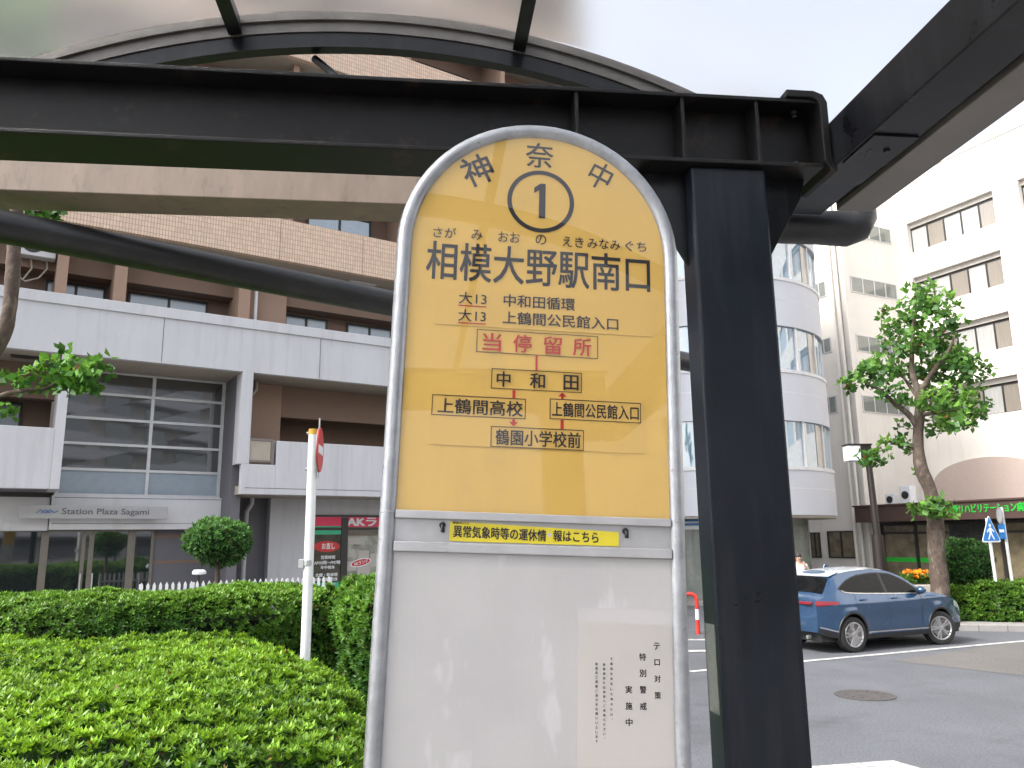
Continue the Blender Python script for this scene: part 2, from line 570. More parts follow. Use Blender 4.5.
def obj(name, mb, mats, parent=None, bevel=0.0, smooth=False, loc=None, merge=False):
    me = bpy.data.meshes.new(name)
    if parent is not None:
        base = ROOTM[parent.name]
    else:
        base = Matrix.Translation(Vector(loc) if loc is not None else Vector((0, 0, 0)))
    inv = base.inverted()
    me.from_pydata([tuple(inv @ p) for p in mb.v], [], mb.f)
    if not isinstance(mats, (list, tuple)):
        mats = [mats]
    for m in mats:
        me.materials.append(m)
    if len(mats) > 1:
        me.polygons.foreach_set('material_index', mb.m)
    me.update()
    o = link(name, me)
    if parent is not None:
        o.parent = parent
    else:
        o.location = base.to_translation()
    ROOTM[o.name] = base
    if smooth:
        me.polygons.foreach_set('use_smooth', [True] * len(me.polygons))
        try:
            me.set_sharp_from_angle(angle=R(38))
        except Exception:
            pass
    if bevel:
        b = o.modifiers.new('bevel', 'BEVEL')
        b.width = bevel
        b.segments = 2
        b.limit_method = 'ANGLE'
        b.angle_limit = R(40)
    return o


def solo(name, mb, mats, label, cat, loc, group=None, **k):
    return tag(obj(name, mb, mats, None, loc=loc, **k), label, cat, group)


# ------------------------------------------------------------------ lettering
_tc = {}


def glyphs(body, bold=0.0):
    k = (body, bold)
    if k not in _tc:
        c = bpy.data.curves.new('t', 'FONT')
        c.body = body
        c.resolution_u = 3
        c.offset = bold
        o = bpy.data.objects.new('t', c)
        COL.objects.link(o)
        dg = bpy.context.evaluated_depsgraph_get()
        dg.update()
        me = bpy.data.meshes.new_from_object(o.evaluated_get(dg))
        vs = np.array([v.co[:] for v in me.vertices])
        fs = [tuple(p.vertices) for p in me.polygons]
        bpy.data.objects.remove(o)
        bpy.data.meshes.remove(me)
        bpy.data.curves.remove(c)
        _tc[k] = (vs, fs)
    return _tc[k]


def letters(mb, body, x0, x1, z0, z1, place, bold=0.0, rot=0.0, mi=0, keep=False):
    """fit the text's own bounding box to x0..x1, z0..z1 on a plane given by place(x, z)"""
    vs, fs = glyphs(body)
    lo, hi = vs.min(0), vs.max(0)
    cx, cz = (x0 + x1) / 2, (z0 + z1) / 2
    sx, sz = (x1 - x0) / max(hi[0] - lo[0], 1e-6), (z1 - z0) / max(hi[1] - lo[1], 1e-6)
    if keep:
        sx = sz = min(sx, sz)
    m = (lo + hi) / 2
    c, s_ = math.cos(rot), math.sin(rot)
    p0 = place(cx, cz)
    nr = (place(cx + .01, cz) - p0).cross(place(cx, cz + .01) - p0).normalized()
    if nr.dot(ORG - p0) < 0:
        nr = -nr
    step = max(5e-5, (p0 - ORG).length * 6e-5)
    # heavier strokes: the same glyph laid over itself a stroke-width's fraction apart
    shifts = [(0, 0)] if bold <= 0 else [(-bold, -bold * .6), (bold, -bold * .6), (bold, bold * .6), (-bold, bold * .6), (0, 0)]
    for k, (dx, dz) in enumerate(shifts):
        out = []
        for p in vs:
            a, b = (p[0] - m[0] + dx) * sx, (p[1] - m[1] + dz) * sz
            out.append(place(cx + a * c - b * s_, cz + a * s_ + b * c) + nr * (step * k))
        mb.add(out, fs, mi)


# ------------------------------------------------------------------ ground
def flat(poly, z):
    mb = MB()
    mb.add([(p[0], p[1], z) for p in poly], [list(range(len(poly)))])
    return mb


def G(px, py, z=0.0):
    p = at_z(px, py, z)
    return (p.x, p.y)


g = MB()
g.add([(-500, -500, 0), (500, -500, 0), (500, 900, 0), (-500, 900, 0)], [(0, 1, 2, 3)])
tag(obj('road', g, M['asphalt']), kind='structure')

isl = [(-45, -9), (6.2, -9), (5.6, 4.6), (1.35, 5.6), (0.55, 9.5), (0.2, 14.0), (1.5, 26), (-45, 26)]
mb = MB()
mb.prism([(x, y, -0.2) for x, y in isl], (0, 0, 0.35))
tag(obj('bus_island', mb, M['paver'], bevel=0.02), kind='structure')

# far pavement along the clinic, with its kerb
a0, a1 = Vector((*G(835, 629), 0)), Vector((*G(1024, 631), 0))
kd = (a1 - a0).normalized()
kn = Vector((-kd.y, kd.x, 0))
p0, p1 = a0 + kd * 1.9, a0 + kd * 60
mb = MB()
mb.prism([p0 + Vector((0, 0, -.2)), p1 + Vector((0, 0, -.2)), p1 + kn * 60 + Vector((0, 0, -.2)), p0 + kn * 60 - kd * 40 + Vector((0, 0, -.2)), p0 + kn * 6.5 - kd * 40 + Vector((0, 0, -.2)), p0 + kn * 6.5 + Vector((0, 0, -.2))], (0, 0, 0.33))
tag(obj('pavement', mb, M['paver']), kind='structure')
mb = MB()
k0, k1 = p0 - kn * 0.15, p1 - kn * 0.15
for i in range(60):
    s0, s1 = i * 0.6 + 0.004, i * 0.6 + 0.596
    q = [k0 + kd * s0, k0 + kd * s1, k0 + kd * s1 + kn * 0.147, k0 + kd * s0 + kn * 0.147]
    mb.prism([v + Vector((0, 0, -.1)) for v in q], (0, 0, 0.245))
tag(obj('kerb', mb, M['paver'], bevel=0.015), kind='structure')
# older asphalt lane
mb = flat([G(893, 661), G(1024, 641), (34, 26), (60, 20), (22, 8), G(1024, 676)], 0.004)
tag(obj('road_patch', mb, M['asphalt2']), kind='structure')


def stripe(name, p, q, wd, z=0.008, n=14):
    p, q = Vector((*p, 0)), Vector((*q, 0))
    d = (q - p).normalized()
    nn = Vector((-d.y, d.x, 0))
    mb = MB()
    L, Rr = [], []
    for i in range(n + 1):
        c = p.lerp(q, i / n)
        L.append(c + nn * (wd / 2 + random.uniform(-.008, .008)) + Vector((0, 0, z)))
        Rr.append(c - nn * (wd / 2 + random.uniform(-.008, .008)) + Vector((0, 0, z)))
    for i in range(n):
        mb.add([Rr[i], Rr[i + 1], L[i + 1], L[i]], [(0, 1, 2, 3)])
    return tag(obj(name, mb, M['paint']), kind='structure')


stripe('road_marking', G(690, 672), G(1060, 638), 0.15)
stripe('road_marking', G(800, 640), G(900, 640), 0.12)
stripe('road_marking', G(790, 629), G(868, 630), 0.12)
stripe('road_marking', G(640, 640), G(720, 640), 0.22)
stripe('road_marking', G(640, 652), G(720, 651), 0.28)
mb = flat([G(790, 768.5), G(893, 761), G(921, 769), G(930, 790), G(790, 790)], 0.008)
tag(obj('road_marking', mb, M['paint']), kind='structure')

mc = G(865, 695.5)
mb = MB()
mb.lathe([(0.40, 0.0), (0.40, 0.006), (0.36, 0.010), (0.33, 0.006), (0.30, 0.010), (0.20, 0.009), (0.18, 0.006), (0.05, 0.010)], (*mc, 0.003), n=32)
for k in range(12):
    t_ = k * math.pi / 6
    for r_ in (0.24, 0.27):
        c_ = Vector((mc[0] + r_ * math.cos(t_), mc[1] + r_ * math.sin(t_), 0.012))
        mb.box(c_ - Vector((.012, .012, .004)), c_ + Vector((.012, .012, .004)))
solo('manhole_cover', mb, M['manhole'], 'round rusty manhole cover set flush in the grey asphalt', 'manhole cover', (*mc, 0))

# ------------------------------------------------------------------ bus stop sign
SR = Matrix(((0.992, -0.123, 0.036), (0.121, 0.991, 0.050), (-0.042, -0.046, 0.998))).to_4x4()
SO = Vector((0.031, 1.30, 2.233))
SX = Matrix.Translation(SO) @ SR


def sp(off):
    return lambda x, z: SX @ Vector((x, off, z))


base = SX @ Vector((0.004, 0, -2.06))
sign = thing('bus_stop_sign', 'round-topped bus stop sign with yellow panel over a white board in a grey tube frame', 'bus stop sign', (base.x, base.y, 0.15))
# frame: bent tube
cxs, rt, zs0 = 0.004, 0.2365, 0.4625
path = [(cxs - rt, 0, -2.03)] + [(cxs - rt, 0, z) for z in np.linspace(-1.5, 0.40, 8)]
path += [(cxs - rt * math.cos(a), 0, zs0 + rt * math.sin(a)) for a in np.linspace(0, math.pi, 33)]
path += [(cxs + rt, 0, z) for z in np.linspace(0.40, -1.5, 8)] + [(cxs + rt, 0, -2.03)]
mb = MB(SX)
mb.tube(path, 0.0135, 16)
obj('frame', mb, M['steel'], sign, smooth=True)
for sx in (-1, 1):
    mb = MB(SX)
    mb.lathe([(0.0136, 0.0), (0.0141, 0.0006), (0.0141, 0.0022), (0.0136, 0.0028)], (cxs + sx * rt, 0, 0.0), n=16)
    obj('joint_ring', mb, M['steel'], sign, smooth=True)
# yellow panel
rp_ = 0.226
pts = [(cxs - rp_, -0.004, 0.0)] + [(cxs - rp_ * math.cos(a), -0.004, zs0 + rp_ * math.sin(a)) for a in np.linspace(0, math.pi, 40)] + [(cxs + rp_, -0.004, 0.0)]
mb = MB(SX)
mb.prism(pts, (0, 0, 0))
mb = MB(SX)
mb.prism([SR.inverted() @ (SR @ Vector(p)) for p in pts], Vector((0, 0.008, 0)))
panel = obj('yellow_panel', mb, M['yellow'], sign)
mb = MB(SX)
mb.box((-0.1745, -0.0052, 0.3185), (0.2050, -0.0041, 0.3840))
mb.box((-0.1745, -0.0052, 0.1125), (0.1875, -0.0041, 0.2094))
obj('film', mb, M['film'], panel)
cover = bpy.data.materials.new('clear acrylic cover')
cover.use_nodes = True
ct = cover.node_tree
ct.nodes.clear()
co_ = ct.nodes.new('ShaderNodeOutputMaterial')
cm_ = ct.nodes.new('ShaderNodeMixShader')
cf_ = ct.nodes.new('ShaderNodeFresnel')
cf_.inputs['IOR'].default_value = 1.54
cg_ = ct.nodes.new('ShaderNodeBsdfGlossy')
cg_.inputs['Roughness'].default_value = 0.015
ctr = ct.nodes.new('ShaderNodeBsdfTransparent')
ct.links.new(cf_.outputs[0], cm_.inputs[0])
ct.links.new(ctr.outputs[0], cm_.inputs[1])
ct.links.new(cg_.outputs[0], cm_.inputs[2])
ct.links.new(cm_.outputs[0], co_.inputs['Surface'])
mb = MB(SX)
mb.add([(p[0], -0.0075, p[2]) for p in pts], [tuple(range(len(pts)))])
obj('clear_cover', mb, cover, panel)
PL = sp(-0.0058)
PL2 = sp(-0.0046)
for q in (('神', -0.139, -0.085, 0.583, 0.640, PL2, 0.012, R(26)), ('奈', -0.0250, 0.0250, 0.6265, 0.6755, PL2, 0.008), ('中', 0.0925, 0.1325, 0.594, 0.647, PL2, 0.006, R(-26))):
    mb = MB()
    letters(mb, *q)
    obj('operator_letter', mb, M['ink'], panel)
mb = MB()
n = 64
o_ = [PL2(0.0038 + 0.0605 * math.cos(2 * math.pi * k / n), 0.5602 + 0.0605 * math.sin(2 * math.pi * k / n)) for k in range(n)]
i_ = [PL2(0.0038 + 0.0525 * math.cos(2 * math.pi * k / n), 0.5602 + 0.0525 * math.sin(2 * math.pi * k / n)) for k in range(n)]
mb.add(o_ + i_, [(k, (k + 1) % n, n + (k + 1) % n, n + k) for k in range(n)])
mb.add([PL2(*q) for q in ((0.0005, 0.5275), (0.0120, 0.5275), (0.0120, 0.5950), (0.0040, 0.5950), (0.0005, 0.5935), (-0.0085, 0.5860), (-0.0085, 0.5755), (0.0005, 0.5820))], [tuple(range(8))])
obj('stop_number', mb, M['ink'], panel)
for t_, xa, xb in (('さが', -.1842, -.1447), ('み', -.1178, -.0986), ('おお', -.0705, -.0322), ('の', -.0044, .0145), ('えき', .0439, .0817), ('みなみ', .0890, .1483), ('ぐち', .1574, .1960)):
    mb = MB()
    letters(mb, t_, xa, xb, 0.4768, 0.4960, PL2, 0.004)
    obj('reading', mb, M['inkgrey'], panel)
mb = MB()
letters(mb, '相模大野駅南口', -0.1930, 0.2015, 0.3995, 0.4690, PL2, 0.012)
obj('stop_name', mb, M['ink'], panel)
mb = MB()
letters(mb, '大13', -0.1349, -0.0877, 0.3572, 0.3790, PL, 0.004)
obj('route_code', mb, M['ink'], panel)
mb = MB()
letters(mb, '中和田循環', -0.0578, 0.0664, 0.3570, 0.3795, PL, 0.014)
obj('route_line', mb, M['ink'], panel)
mb = MB()
letters(mb, '大13', -0.1347, -0.0877, 0.3260, 0.3478, PL, 0.004)
obj('route_code', mb, M['ink'], panel)
mb = MB()
letters(mb, '上鶴間公民館入口', -0.0586, 0.1430, 0.3262, 0.3488, PL, 0.014)
obj('route_line', mb, M['ink'], panel)


def rect(mb, x0, x1, z0, z1, off, mi=0):
    mb.add([SX @ Vector(p) for p in ((x0, off, z0), (x1, off, z0), (x1, off, z1), (x0, off, z1))], [(0, 1, 2, 3)], mi)


mb = MB()
rect(mb, -0.1353, -0.0876, 0.3530, 0.3550, -0.0058)
rect(mb, -0.1346, -0.0877, 0.3222, 0.3242, -0.0058)
for xa in (-0.0008,):
    rect(mb, xa, xa + 0.0036, 0.2466, 0.2727, -0.0058)
rect(mb, -0.0388, -0.0338, 0.1968, 0.2104, -0.0058)
rect(mb, -0.0380, -0.0334, 0.1540, 0.1610, -0.0058)
mb.add([PL(-0.0430, 0.1560), PL(-0.0284, 0.1560), PL(-0.0357, 0.1484)], [(0, 1, 2)])
rect(mb, 0.0432, 0.0486, 0.1480, 0.1634, -0.0058)
rect(mb, 0.0436, 0.0480, 0.1994, 0.2060, -0.0058)
mb.add([PL(0.0386, 0.2035), PL(0.0530, 0.2035), PL(0.0458, 0.2110)], [(0, 1, 2)])
obj('route_arrow', mb, M['red'], panel)
mb = MB()


def frame_rect(mb, x0, x1, z0, z1, off, t=0.0013):
    rect(mb, x0, x1, z0, z0 + t, off)
    rect(mb, x0, x1, z1 - t, z1, off)
    rect(mb, x0, x0 + t, z0 + t, z1 - t, off)
    rect(mb, x1 - t, x1, z0 + t, z1 - t, off)


for b_ in ((-0.1021, 0.1074, 0.2728, 0.3134), (-0.0750, 0.0790, 0.2112, 0.2463), (-0.1720, -0.0160, 0.1614, 0.1962), (0.0246, 0.1812, 0.1640, 0.1990), (-0.0731, 0.0828, 0.1129, 0.1475)):
    frame_rect(mb, *b_, -0.0060)
obj('route_box', mb, M['ink'], panel)
mb = MB()
for t_, xc in zip('当停留所', (-0.0759, -0.0239, 0.0286, 0.0794)):
    letters(mb, t_, xc - 0.0155, xc + 0.0155, 0.2768, 0.3078, PL, 0.012)
obj('this_stop_name', mb, M['red'], panel)
mb = MB()
for t_, xc in zip('中和田', (-0.0544, 0.0031, 0.0606)):
    letters(mb, t_, xc - 0.0128, xc + 0.0128, 0.2155, 0.2415, PL, 0.016, keep=True)
obj('route_name', mb, M['ink'], panel)
for t_, xa, xb, za, zb in (('上鶴間高校', -0.1618, -0.0212, 0.1655, 0.1910), ('上鶴間公民館入口', 0.0288, 0.1772, 0.1690, 0.1935), ('鶴園小学校前', -0.0648, 0.0772, 0.1170, 0.1430)):
    mb = MB()
    letters(mb, t_, xa, xb, za, zb, PL, 0.016)
    obj('route_name', mb, M['ink'], panel)
# bars and the sticker between them
mb = MB(SX)
mb.box((cxs - 0.2245, -0.011, -0.0075), (cxs + 0.2245, 0.008, 0.0055))
obj('cross_bar', mb, M['bar'], sign, bevel=0.0015)
mb = MB(SX)
mb.box((cxs - 0.2245, -0.011, -0.0590), (cxs + 0.2245, 0.008, -0.0435))
obj('cross_bar', mb, M['bar'], sign, bevel=0.0015)
mb = MB(SX)
mb.box((cxs - 0.224, -0.004, -0.0433), (cxs + 0.224, 0.006, -0.0077))
obj('bar_plate', mb, M['bar'], sign)
mb = MB()
strip_q = [(-0.1336, -0.0098), (0.1411, -0.0185), (0.1410, -0.0412), (-0.1338, -0.0408)]
mb.prism([sp(-0.0045)(*q) for q in strip_q[::-1]], SR @ Vector((0, -0.0012, 0)))
stk = obj('sticker', mb, M['sticker'], sign)
PS = sp(-0.0061)


def skew(x, z):
    return PS(x, z - (x + 0.13) * 0.018)


mb = MB()
letters(mb, '異常気象時等の運休情', -0.1276, 0.0215, -0.0345, -0.0160, skew, 0.026)
letters(mb, '報はこちら', 0.0330, 0.1072, -0.0330, -0.0155, skew, 0.026)
letters(mb, '神奈中バス', -0.1299, -0.1034, -0.0140, -0.0100, skew, 0.02)
obj('sticker_text', mb, M['ink'], stk)
mb = MB()
c_ = [PS(0.0275 + 0.0035 * math.cos(k * math.pi / 10), -0.0262 + 0.0035 * math.sin(k * math.pi / 10)) for k in range(20)]
mb.add(c_, [list(range(20))])
obj('sticker_dot', mb, M['board'], stk)
for bx in (-0.1456, 0.1522):
    mb = MB(SX)
    mb.lathe([(0.0052, 0), (0.0052, 0.004), (0.0034, 0.0048)], (bx, -0.004, -0.0165), axis=(0, -1, 0), n=14)
    mb.tube([(bx, -0.008, -0.0165), (bx + .0006, -0.012, -0.021), (bx + .001, -0.010, -0.0275)], [0.0026, 0.0032, 0.0034], 10)
    obj('wing_bolt', mb, M['darkmetal'], sign, smooth=True)
# lower board
mb = MB(SX)
mb.box((cxs - 0.226, -0.004, -1.10), (cxs + 0.226, 0.006, -0.0595))
lb = obj('white_board', mb, M['board'], sign)
mb = MB(SX)
mb.box((cxs - 0.2245, -0.010, -1.118), (cxs + 0.2245, 0.008, -1.102))
obj('cross_bar', mb, M['bar'], sign, bevel=0.0015)
mb = MB(SX)
mb.box((0.0735, -0.0048, -0.46), (0.2290, -0.0041, -0.1380))
slv = obj('clear_sleeve', mb, M['sleeve'], sign)
mb = MB(SX)
mb.prism([(0.0757, -0.0049, -0.1585), (0.2262, -0.0049, -0.1625), (0.2250, -0.0049, -0.45), (0.0735, -0.0049, -0.45)], (0, -0.0006, 0))
nsh = obj('notice_sheet', mb, M['paper'], slv)
PN = sp(-0.0058)
mb = MB()
for txt, xc, za, zb, hw in (('テロ対策', 0.2014, -0.1946, -0.2676, 0.0050), ('特別警戒', 0.1780, -0.2110, -0.2838, 0.0052), ('実施中', 0.1551, -0.2596, -0.3071, 0.0052)):
    for k, ch in enumerate(txt):
        zc = za + (zb - za) * k / (len(txt) - 1)
        h_ = hw * (0.85 if ch == 'ロ' else 1)
        letters(mb, ch, xc - h_, xc + h_, zc - h_ * 1.05, zc + h_ * 1.05, PN, 0.018)
for txt, xc, za, zb in (('不審物を発見した場合には、', 0.1277, -0.2146, -0.3034), ('乗務員または係員へご連絡ください。', 0.1160, -0.2232, -0.3306), ('皆様のご理解ご協力をお願いいたします', 0.1039, -0.2224, -0.3344)):
    for k, ch in enumerate(txt):
        zc = za + (zb - za) * k / (len(txt) - 1)
        h_ = 0.0019
        if ch in '、。':
            letters(mb, ch, xc + h_ * .2, xc + h_, zc, zc + h_ * .9, PN)
        else:
            letters(mb, ch, xc - h_, xc + h_, zc - h_, zc + h_, PN, 0.01)
obj('notice_text', mb, M['ink'], nsh)
mb = MB()
mb.box((base.x - 0.36, base.y - 0.22, 0.15), (base.x + 0.36, base.y + 0.22, 0.27))
obj('base_block', mb, M['concrete'], sign, bevel=0.02)

# ------------------------------------------------------------------ bus shelter (u across, v along the vault, z up)
SHA = R(6.6)
SH = Matrix.Rotation(SHA, 4, 'Z')


def sh(u_, v_, z_):
    return SH @ Vector((u_, v_, z_))


o_ = sh(0.8275, 2.015, 0.15)
shel = thing('bus_shelter', 'black steel bus shelter with a translucent vaulted roof over the bus stop', 'bus shelter', o_, SHA)


def part(name, fn, m='black', bevel=0.0, parent=None, smooth=False):
    mb = MB(SH)
    fn(mb)
    return obj(name, mb, M[m] if isinstance(m, str) else m, parent or shel, bevel=bevel, smooth=smooth)


def hbeam(mb, u0, u1, v0, v1, z0, z1, tf=0.012, tw=0.010):
    vm = (v0 + v1) / 2
    mb.box((u0, v0, z0), (u1, v1, z0 + tf))
    mb.box((u0, v0, z1 - tf), (u1, v1, z1))
    mb.box((u0, vm - tw / 2, z0 + tf), (u1, vm + tw / 2, z1 - tf))


fb = part('front_beam', lambda mb: hbeam(mb, -1.56, 1.10, 1.92, 2.08, 3.2, 3.406), 'weather', 0.0025)
for uu in (-1.30, 0.409, 0.706, 0.920):
    part('stiffener', lambda mb: mb.box((uu - .005, 1.926, 3.2125), (uu + .005, 1.9945, 3.3935)), 'weather', 0.001, fb)
strap = [(1.005, 3.4285), (1.085, 3.4285), (1.112, 3.418), (1.123, 3.395), (1.123, 3.235), (1.128, 3.208), (1.136, 3.198), (1.134, 3.186), (1.118, 3.190), (1.100, 3.215), (1.100, 3.385), (1.094, 3.398), (1.078, 3.4065), (1.005, 3.4065)]
part('end_strap', lambda mb: mb.prism([(a, 1.912, b) for a, b in strap], (0, 0.18, 0)), 'weather', 0.003, fb)
for uu, zz in ((1.045, 3.385), (1.040, 3.2125)):
    part('bolt', lambda mb: mb.lathe([(0.013, 0), (0.013, 0.010), (0.008, 0.012), (0.008, 0.020)], (uu, 1.957, zz), axis=(0, 0, -1 if zz > 3.3 else 1), n=6), 'weather', 0, fb)
# posts
ps = part('post', lambda mb: mb.box((0.724, 1.940, 0.15), (0.940, 2.044, 3.199)), 'post', 0.008)
part('scuffed_label', lambda mb: mb.box((0.7224, 1.960, 1.775), (0.7239, 2.025, 1.985)), 'scuff', 0, ps)
for s_, u_ in ((1, 0.941), (-1, 0.723)):
    part('gusset', lambda mb: mb.prism([(u_, 1.995, 3.199), (u_ + s_ * .138, 1.995, 3.199), (u_ + s_ * .122, 1.995, 3.14), (u_, 1.995, 2.93)], (0, 0.012, 0)), 'black', 0.001, ps)
part('post', lambda mb: mb.box((-1.52, 1.940, 0.15), (-1.305, 2.088, 3.199)), 'post', 0.008)
for u0 in (0.720, -1.52):
    part('post', lambda mb: mb.box((u0, -1.80, 0.15), (u0 + .215, -1.65, 3.199)), 'post', 0.008)
part('rear_beam', lambda mb: hbeam(mb, -1.56, 1.10, -1.81, -1.65, 3.2, 3.406), 'weather', 0.0025)
# side beams with their outer fascia
for s_ in (1, -1):
    um = -0.14
    f_ = lambda u_: u_ if s_ > 0 else 2 * um - u_
    sb = part('side_beam', lambda mb: mb.box((f_(1.127), -2.6, 3.2), (f_(1.263), 2.02, 3.337)), 'black', 0.004)
    part('beam_bracket', lambda mb: mb.box((f_(1.132), 2.024, 3.206), (f_(1.262), 2.25, 3.325)), 'post', 0.003)
    part('joint_plate', lambda mb: (mb.box((f_(1.134), 1.73, 3.194), (f_(1.256), 1.885, 3.1995)), mb.lathe([(0.009, 0), (0.008, 0.006)], (f_(1.21), 1.80, 3.194), axis=(0, 0, -1), n=8)), 'black', 0.001, sb)
    part('slot', lambda mb: mb.prism([(f_(1.160), 1.80, 3.1928), (f_(1.168), 1.796, 3.1928), (f_(1.186), 1.852, 3.1928), (f_(1.178), 1.856, 3.1928)], (0, 0, 0.001)), 'ink', 0, sb)
    part('outer_groove', lambda mb: mb.box((f_(1.2645), -2.6, 3.218), (f_(1.286), 2.18, 3.40)), 'weather')
    part('outer_fascia', lambda mb: mb.box((f_(1.287), -2.6, 3.2), (f_(1.405), 2.20, 3.44)), 'palefascia', 0.003)
# vault
RV, ZC, UC = 2.40, 3.785, -0.14


def arc(r_, ua, n=40):
    a = math.asin(ua / RV)
    return [(UC + r_ * math.sin(t), ZC - RV + r_ * math.cos(t)) for t in np.linspace(-a, a, n)]


def arch(mb, r0, r1, v0, v1, ua=1.27, n=40):
    A, B = arc(r0, ua, n), arc(r1, ua, n)
    vs = []
    for (a, b), (c, d) in zip(A, B):
        vs += [(a, v0, b), (c, v0, d), (c, v1, d), (a, v1, b)]
    fs = []
    for i in range(n - 1):
        for k in range(4):
            k2 = (k + 1) % 4
            fs.append((i * 4 + k, (i + 1) * 4 + k, (i + 1) * 4 + k2, i * 4 + k2))
    fs.append((0, 1, 2, 3))
    fs.append(tuple((n - 1) * 4 + k for k in (3, 2, 1, 0)))
    mb.add(vs, fs)


part('roof_vault', lambda mb: arch(mb, RV, RV + 0.005, -2.75, 2.185, 1.385), VAULT, smooth=True)
part('arch_rib', lambda mb: arch(mb, RV - 0.112, RV - 0.066, 2.195, 2.232, 1.34), 'black', smooth=True)
part('arch_rim', lambda mb: (arch(mb, RV - 0.064, RV + 0.003, 2.19, 2.30, 1.30), arch(mb, RV - 0.030, RV - 0.022, 2.180, 2.19, 1.30)), 'rim', smooth=True)
part('arch_rib', lambda mb: arch(mb, RV - 0.140, RV - 0.066, -0.35, -0.29, 1.34), 'black', smooth=True)
part('arch_rib', lambda mb: arch(mb, RV - 0.140, RV - 0.066, -2.75, -2.69, 1.34), 'black', smooth=True)
for uu in (-0.575, 0.298):
    t_ = math.asin((uu - UC) / RV)
    def bar_(mb):
        c_ = Vector((UC + (RV - 0.034) * math.sin(t_), 0, ZC - RV + (RV - 0.034) * math.cos(t_)))
        e1, e2 = Vector((math.cos(t_), 0, -math.sin(t_))) * 0.020, Vector((math.sin(t_), 0, math.cos(t_))) * 0.030
        q = [c_ - e1 - e2, c_ + e1 - e2, c_ + e1 + e2, c_ - e1 + e2]
        mb.prism([p + Vector((0, -2.74, 0)) for p in q], (0, 4.925, 0))
    part('roof_bar', bar_, 'black', 0.002)
# curved brace seen in the open gable, rear fascia with its two arms, drain elbow
q0, q1 = Vector((-0.34, 2.24, 3.655)), Vector((-0.235, 2.19, 3.40))
part('gable_brace', lambda mb: mb.tube([q0, q0.lerp(q1, .35) + Vector((.035, 0, .02)), q0.lerp(q1, .7) + Vector((.03, 0, .015)), q1], 0.012, 8), 'black', smooth=True)
part('rear_fascia', lambda mb: mb.box((-2.15, 3.0, 3.523), (1.27, 3.19, 3.80)), 'fascia', 0.004)
for uu in (1.13, -1.90):
    part('fascia_arm', lambda mb: mb.box((uu, 2.252, 3.26), (uu + .10, 3.08, 3.3)) if 0 else mb.prism([(uu, 2.20, 3.33), (uu, 2.25, 3.33), (uu, 3.06, 3.50), (uu, 3.06, 3.58), (uu, 2.20, 3.40)], (0.09, 0, 0)), 'black')
zc_ = 3.205
part('drain_elbow', lambda mb: mb.tube([(0.99, 2.35, zc_), (1.30, 2.35, zc_), (1.40, 2.35, zc_), (1.432, 2.35, zc_ + .012), (1.448, 2.35, zc_ + .04), (1.452, 2.35, zc_ + .09), (1.452, 2.35, zc_ + .20)], [0.056, 0.056, 0.060, 0.061, 0.060, 0.057, 0.056], 18), 'pipe', smooth=True)
part('drain_downpipe', lambda mb: mb.tube([(1.0, 2.35, 0.15), (1.0, 2.35, zc_ + .05)], 0.045, 14), 'pipe', smooth=True)

# long round gutter of the walkway behind the stop, with its downpipe hidden behind the black post
g0 = at_y(0, 226, 2.93)
g0.z += 0
zc_ = 3.378


def gut(px, pyt, pyb):
    r = ray(px, (pyt + pyb) / 2)
    return ORG + r * ((zc_ - EYE) / r.z)


A_, B_ = gut(0, 210, 242), gut(392, 287, 320)
d_ = (B_ - A_).normalized()
t_end = (0.30 * A_.y - A_.x) / (d_.x - 0.30 * d_.y)
E_ = A_ + d_ * t_end
gt = thing('rain_gutter', 'thick dark rounded gutter pipe running diagonally behind the sign', 'gutter', (E_.x, E_.y, 0.15))
mb = MB()
mb.tube([A_ - d_ * 3.0, A_, B_, E_ + d_ * .06], 0.064, 20)
obj('gutter_pipe', mb, M['pipe'], gt, smooth=True)
mb = MB()
mb.tube([(E_.x, E_.y, 0.15), (E_.x, E_.y, zc_)], 0.05, 14)
obj('downpipe', mb, M['pipe'], gt, smooth=True)
mb = MB()
lp = A_ - d_ * 2.0
mb.tube([(lp.x, lp.y, 0.15), (lp.x, lp.y, zc_)], 0.05, 14)
obj('support_post', mb, M['black'], gt, smooth=True)


# ------------------------------------------------------------------ facades
class Fac:
    """a vertical wall plane: s along it, z up, o out of it towards the street"""
    def __init__(s, P, az):
        s.P = Vector((P[0], P[1], 0))
        s.d = Vector((math.sin(az), math.cos(az), 0))
        s.n = Vector((math.cos(az), -math.sin(az), 0))
        if s.n.dot(-s.P) < 0:
            s.n = -s.n

    def at(s, px, py, o=0.0):
        r = ray(px, py)
        t = (o - s.n.dot(ORG - s.P)) / s.n.dot(r)
        p = ORG + r * t
        return s.d.dot(p - s.P), p.z

    def off(s, px, py, z):
        return s.n.dot(at_z(px, py, z) - s.P)

    def w(s, a, z, o=0.0):
        return s.P + s.d * a + s.n * o + Vector((0, 0, z))

    def box(s, mb, a0, a1, z0, z1, o0, o1, mi=0):
        a0, a1 = min(a0, a1), max(a0, a1)
        z0, z1 = min(z0, z1), max(z0, z1)
        o0, o1 = min(o0, o1), max(o0, o1)
        return mb.prism([s.w(a0, z0, o0), s.w(a1, z0, o0), s.w(a1, z1, o0), s.w(a0, z1, o0)], s.n * (o1 - o0), mi)

    def root(s, name, label, cat, a, z, o=0.0, **k):
        p = s.w(a, z, o)
        return thing(name, label, cat, p, 0, **k)


# ------------------------------------------------------------------ apartment building on the left
r_ = ray(240, 494)
L = Fac(ORG + r_ * (18.5 / r_.y), AZL)
apt = L.root('apartment_building', 'grey and beige apartment building with long balcony walls and a glazed stairwell', 'building', 0, 0.15)


